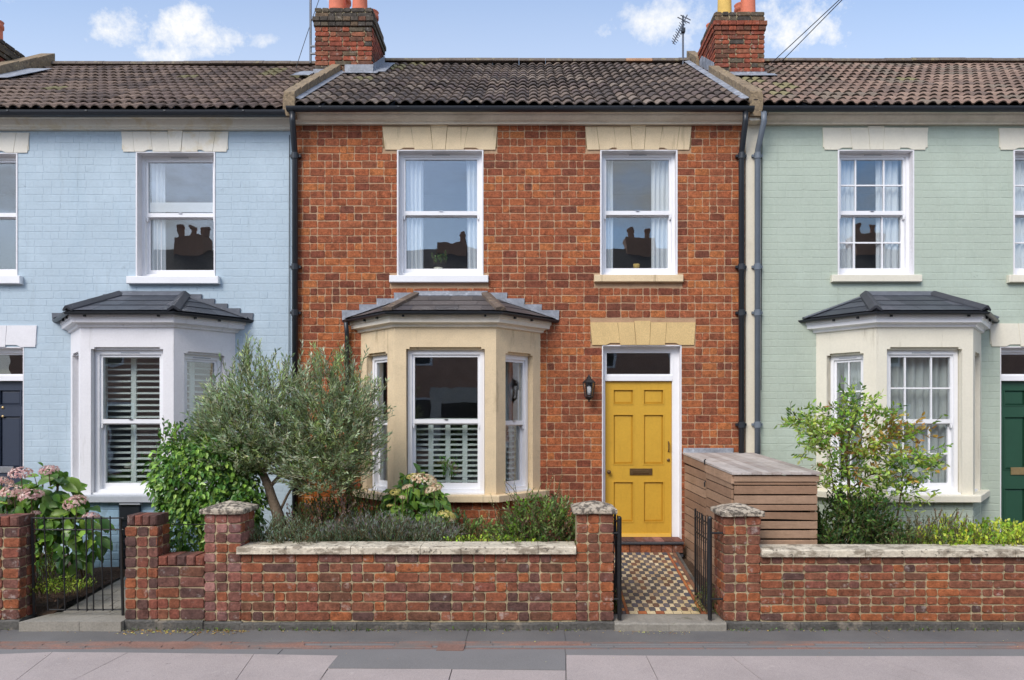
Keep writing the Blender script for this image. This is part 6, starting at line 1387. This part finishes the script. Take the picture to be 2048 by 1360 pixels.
# fallen leaves at the foot of the wall
def litter(name, n, x0, x1, y0, y1, z, cols, s=(.012, .03), parent=None):
    P = np.stack([rng.uniform(x0, x1, n), y0 + (y1 - y0) * rng.beta(1.3, 3, n), np.full(n, z) + rng.uniform(.001, .008, n)], 1); D = np.stack([rng.normal(0, 1, n), rng.normal(0, 1, n), rng.normal(0, .12, n)], 1)
    return leaf_cloud(name, P, D, s, (s[0] * .5, s[1] * .6), col_arr(cols, n, .3), M['leaf'], parent, shape=6, roll=np.array([[0, 0, 1.0]]), kind='stuff')
FAL = [lin(190, 156, 84), lin(150, 112, 66), lin(206, 178, 96), lin(124, 92, 60), lin(196, 196, 110)]
tag(litter('fallen_leaves', 260, -3.8, -2.6, YW - .03, YW - .22, 0, FAL), 'dry yellow and brown leaves littering the pavement at the foot of the short wall', 'leaves')
tag(litter('fallen_leaves', 300, -5.2, 6.8, YW - .03, YW - .16, 0, FAL, (.008, .02)), 'scattered small leaf bits along the foot of the walls', 'leaves')
tag(litter('fallen_leaves', 120, -5.2, 6.8, -2.5, -3.7, .004, FAL + [lin(90, 84, 78)], (.006, .016)), 'sparse tiny leaf bits and grit scattered over the pavement slabs', 'leaves')
S_ = [(random.uniform(-5, 6.8), YW - .035 - random.random() * .02, -.005) for _ in range(260)]; S_ = [s for s in S_ if not (.8 < s[0] < 1.87 or -4.8 < s[0] < -3.75)]
t = empty('weeds', (1, YW - .04, 0), 'tiny green weeds in the crack between pavement and wall foot', 'weeds'); shoot_plant(t, S_, [(random.gauss(0, .6), -.5, .8) for _ in S_], [random.uniform(.01, .05) for _ in S_], (.012, .022), (.006, .012), 110, GRN + LIME[3:])
tag(litter('fallen_leaves', 70, .85, 1.5, -2.37, -2.50, 0, FAL, (.008, .02)), 'small heap of leaf bits below the entrance step', 'leaves')
tag(litter('bark_mulch', 2600, -8.5, -4.6, -2.05, -.6, .185, [lin(96, 74, 58), lin(120, 94, 72), lin(72, 56, 46)], (.02, .045)), 'brown bark chips over the soil beside the blue house path', 'mulch')

# ================================================================ the other side of the street (seen mirrored in the panes)
OY = -15.4
for k, (x0, x1, wm_, lab) in enumerate(((-17.5, -4.8, 'ob', 'brick house across the street with tall chimney pots, mirrored in the blue house panes'), (-4.8, 1.2, 'ob', 'brick terraced house with white bay across the street, mirrored in the tan bay panes'), (1.2, 7.4, 'ob', 'brick terraced house across the street, mirrored in the panes above the yellow door'), (7.4, 17.5, 'ob', 'brick terraced house across the street, mirrored in panes of the green house'))):
    h = empty('terraced_house', ((x0 + x1) / 2, OY, 0), lab, 'house')
    wallo = B(x0 + .002, x1 - .002, OY - 7, OY, 0, 5.9).build('wall', M[wm_], h)
    rfo = MB().exx([(OY + .25, 5.85), (OY - 3.5, 8.45), (OY - 7.2, 5.85)], x0 + .002, x1 - .002).build('roof', M['oroof'], h)
    for a, b, z0, z1 in ((.8, 1.8, 3.6, 5.1), (3.6, 4.6, 3.6, 5.1), (.6, 2.6, .9, 2.6), (4.0, 4.9, .2, 2.4)):
        f = MB().ring(x0 + a, x0 + b, z0, z1, .08, .08, .08, .08, -OY - .03, -OY + .02, lambda u, d, z: (u, -d, z)).build('window', M['white'], h); B(x0 + a + .05, x0 + b - .05, OY - .0, OY + .01, z0 + .05, z1 - .05).build('pane', M['odark'], f)
    xc = {0: -12.9, 1: -2.9, 2: 4.3, 3: 13.0}[k]; zt = {0: 8.85, 1: 8.62, 2: 8.75, 3: 8.9}[k]
    if k == 1: ob_ = B(-3.0, -1.1, OY, OY + .7, 0, 2.9, c=.02).build('bay_window', M['ow'], h); B(-2.7, -1.4, OY + .70, OY + .71, 1.0, 2.4).build('pane', M['odark'], ob_)
    c_ = B(xc - .55, xc + .55, OY - 3.9, OY - 3.0, 7.4, zt, c=.02).build('chimney', M['ob'], h)
    for q in ((-.5, 0, .45) if k == 0 else (-.3, .3) if k > 1 else (.42,)): MB().lathe((xc + q, OY - 3.45, zt), [(.13, 0), (.11, .3), (.15, .42), (.12, .5)], 10).build('chimney_pot', M['ob'], c_)
h = empty('hedge_bush', (-1.0, -14.2, 0), 'dark clipped hedge across the street, mirrored low in the tan bay pane', 'bush')
p, v_ = ell(1500, (-1.2, -14.2, 1.0), (1.5, .5, .9), .8); leaf_cloud('foliage', p, v_ + rng.normal(0, .4, v_.shape), (.09, .14), (.07, .1), col_arr(GRN, 1500, .3), M['leaf'], h, shape=6, kind='stuff')
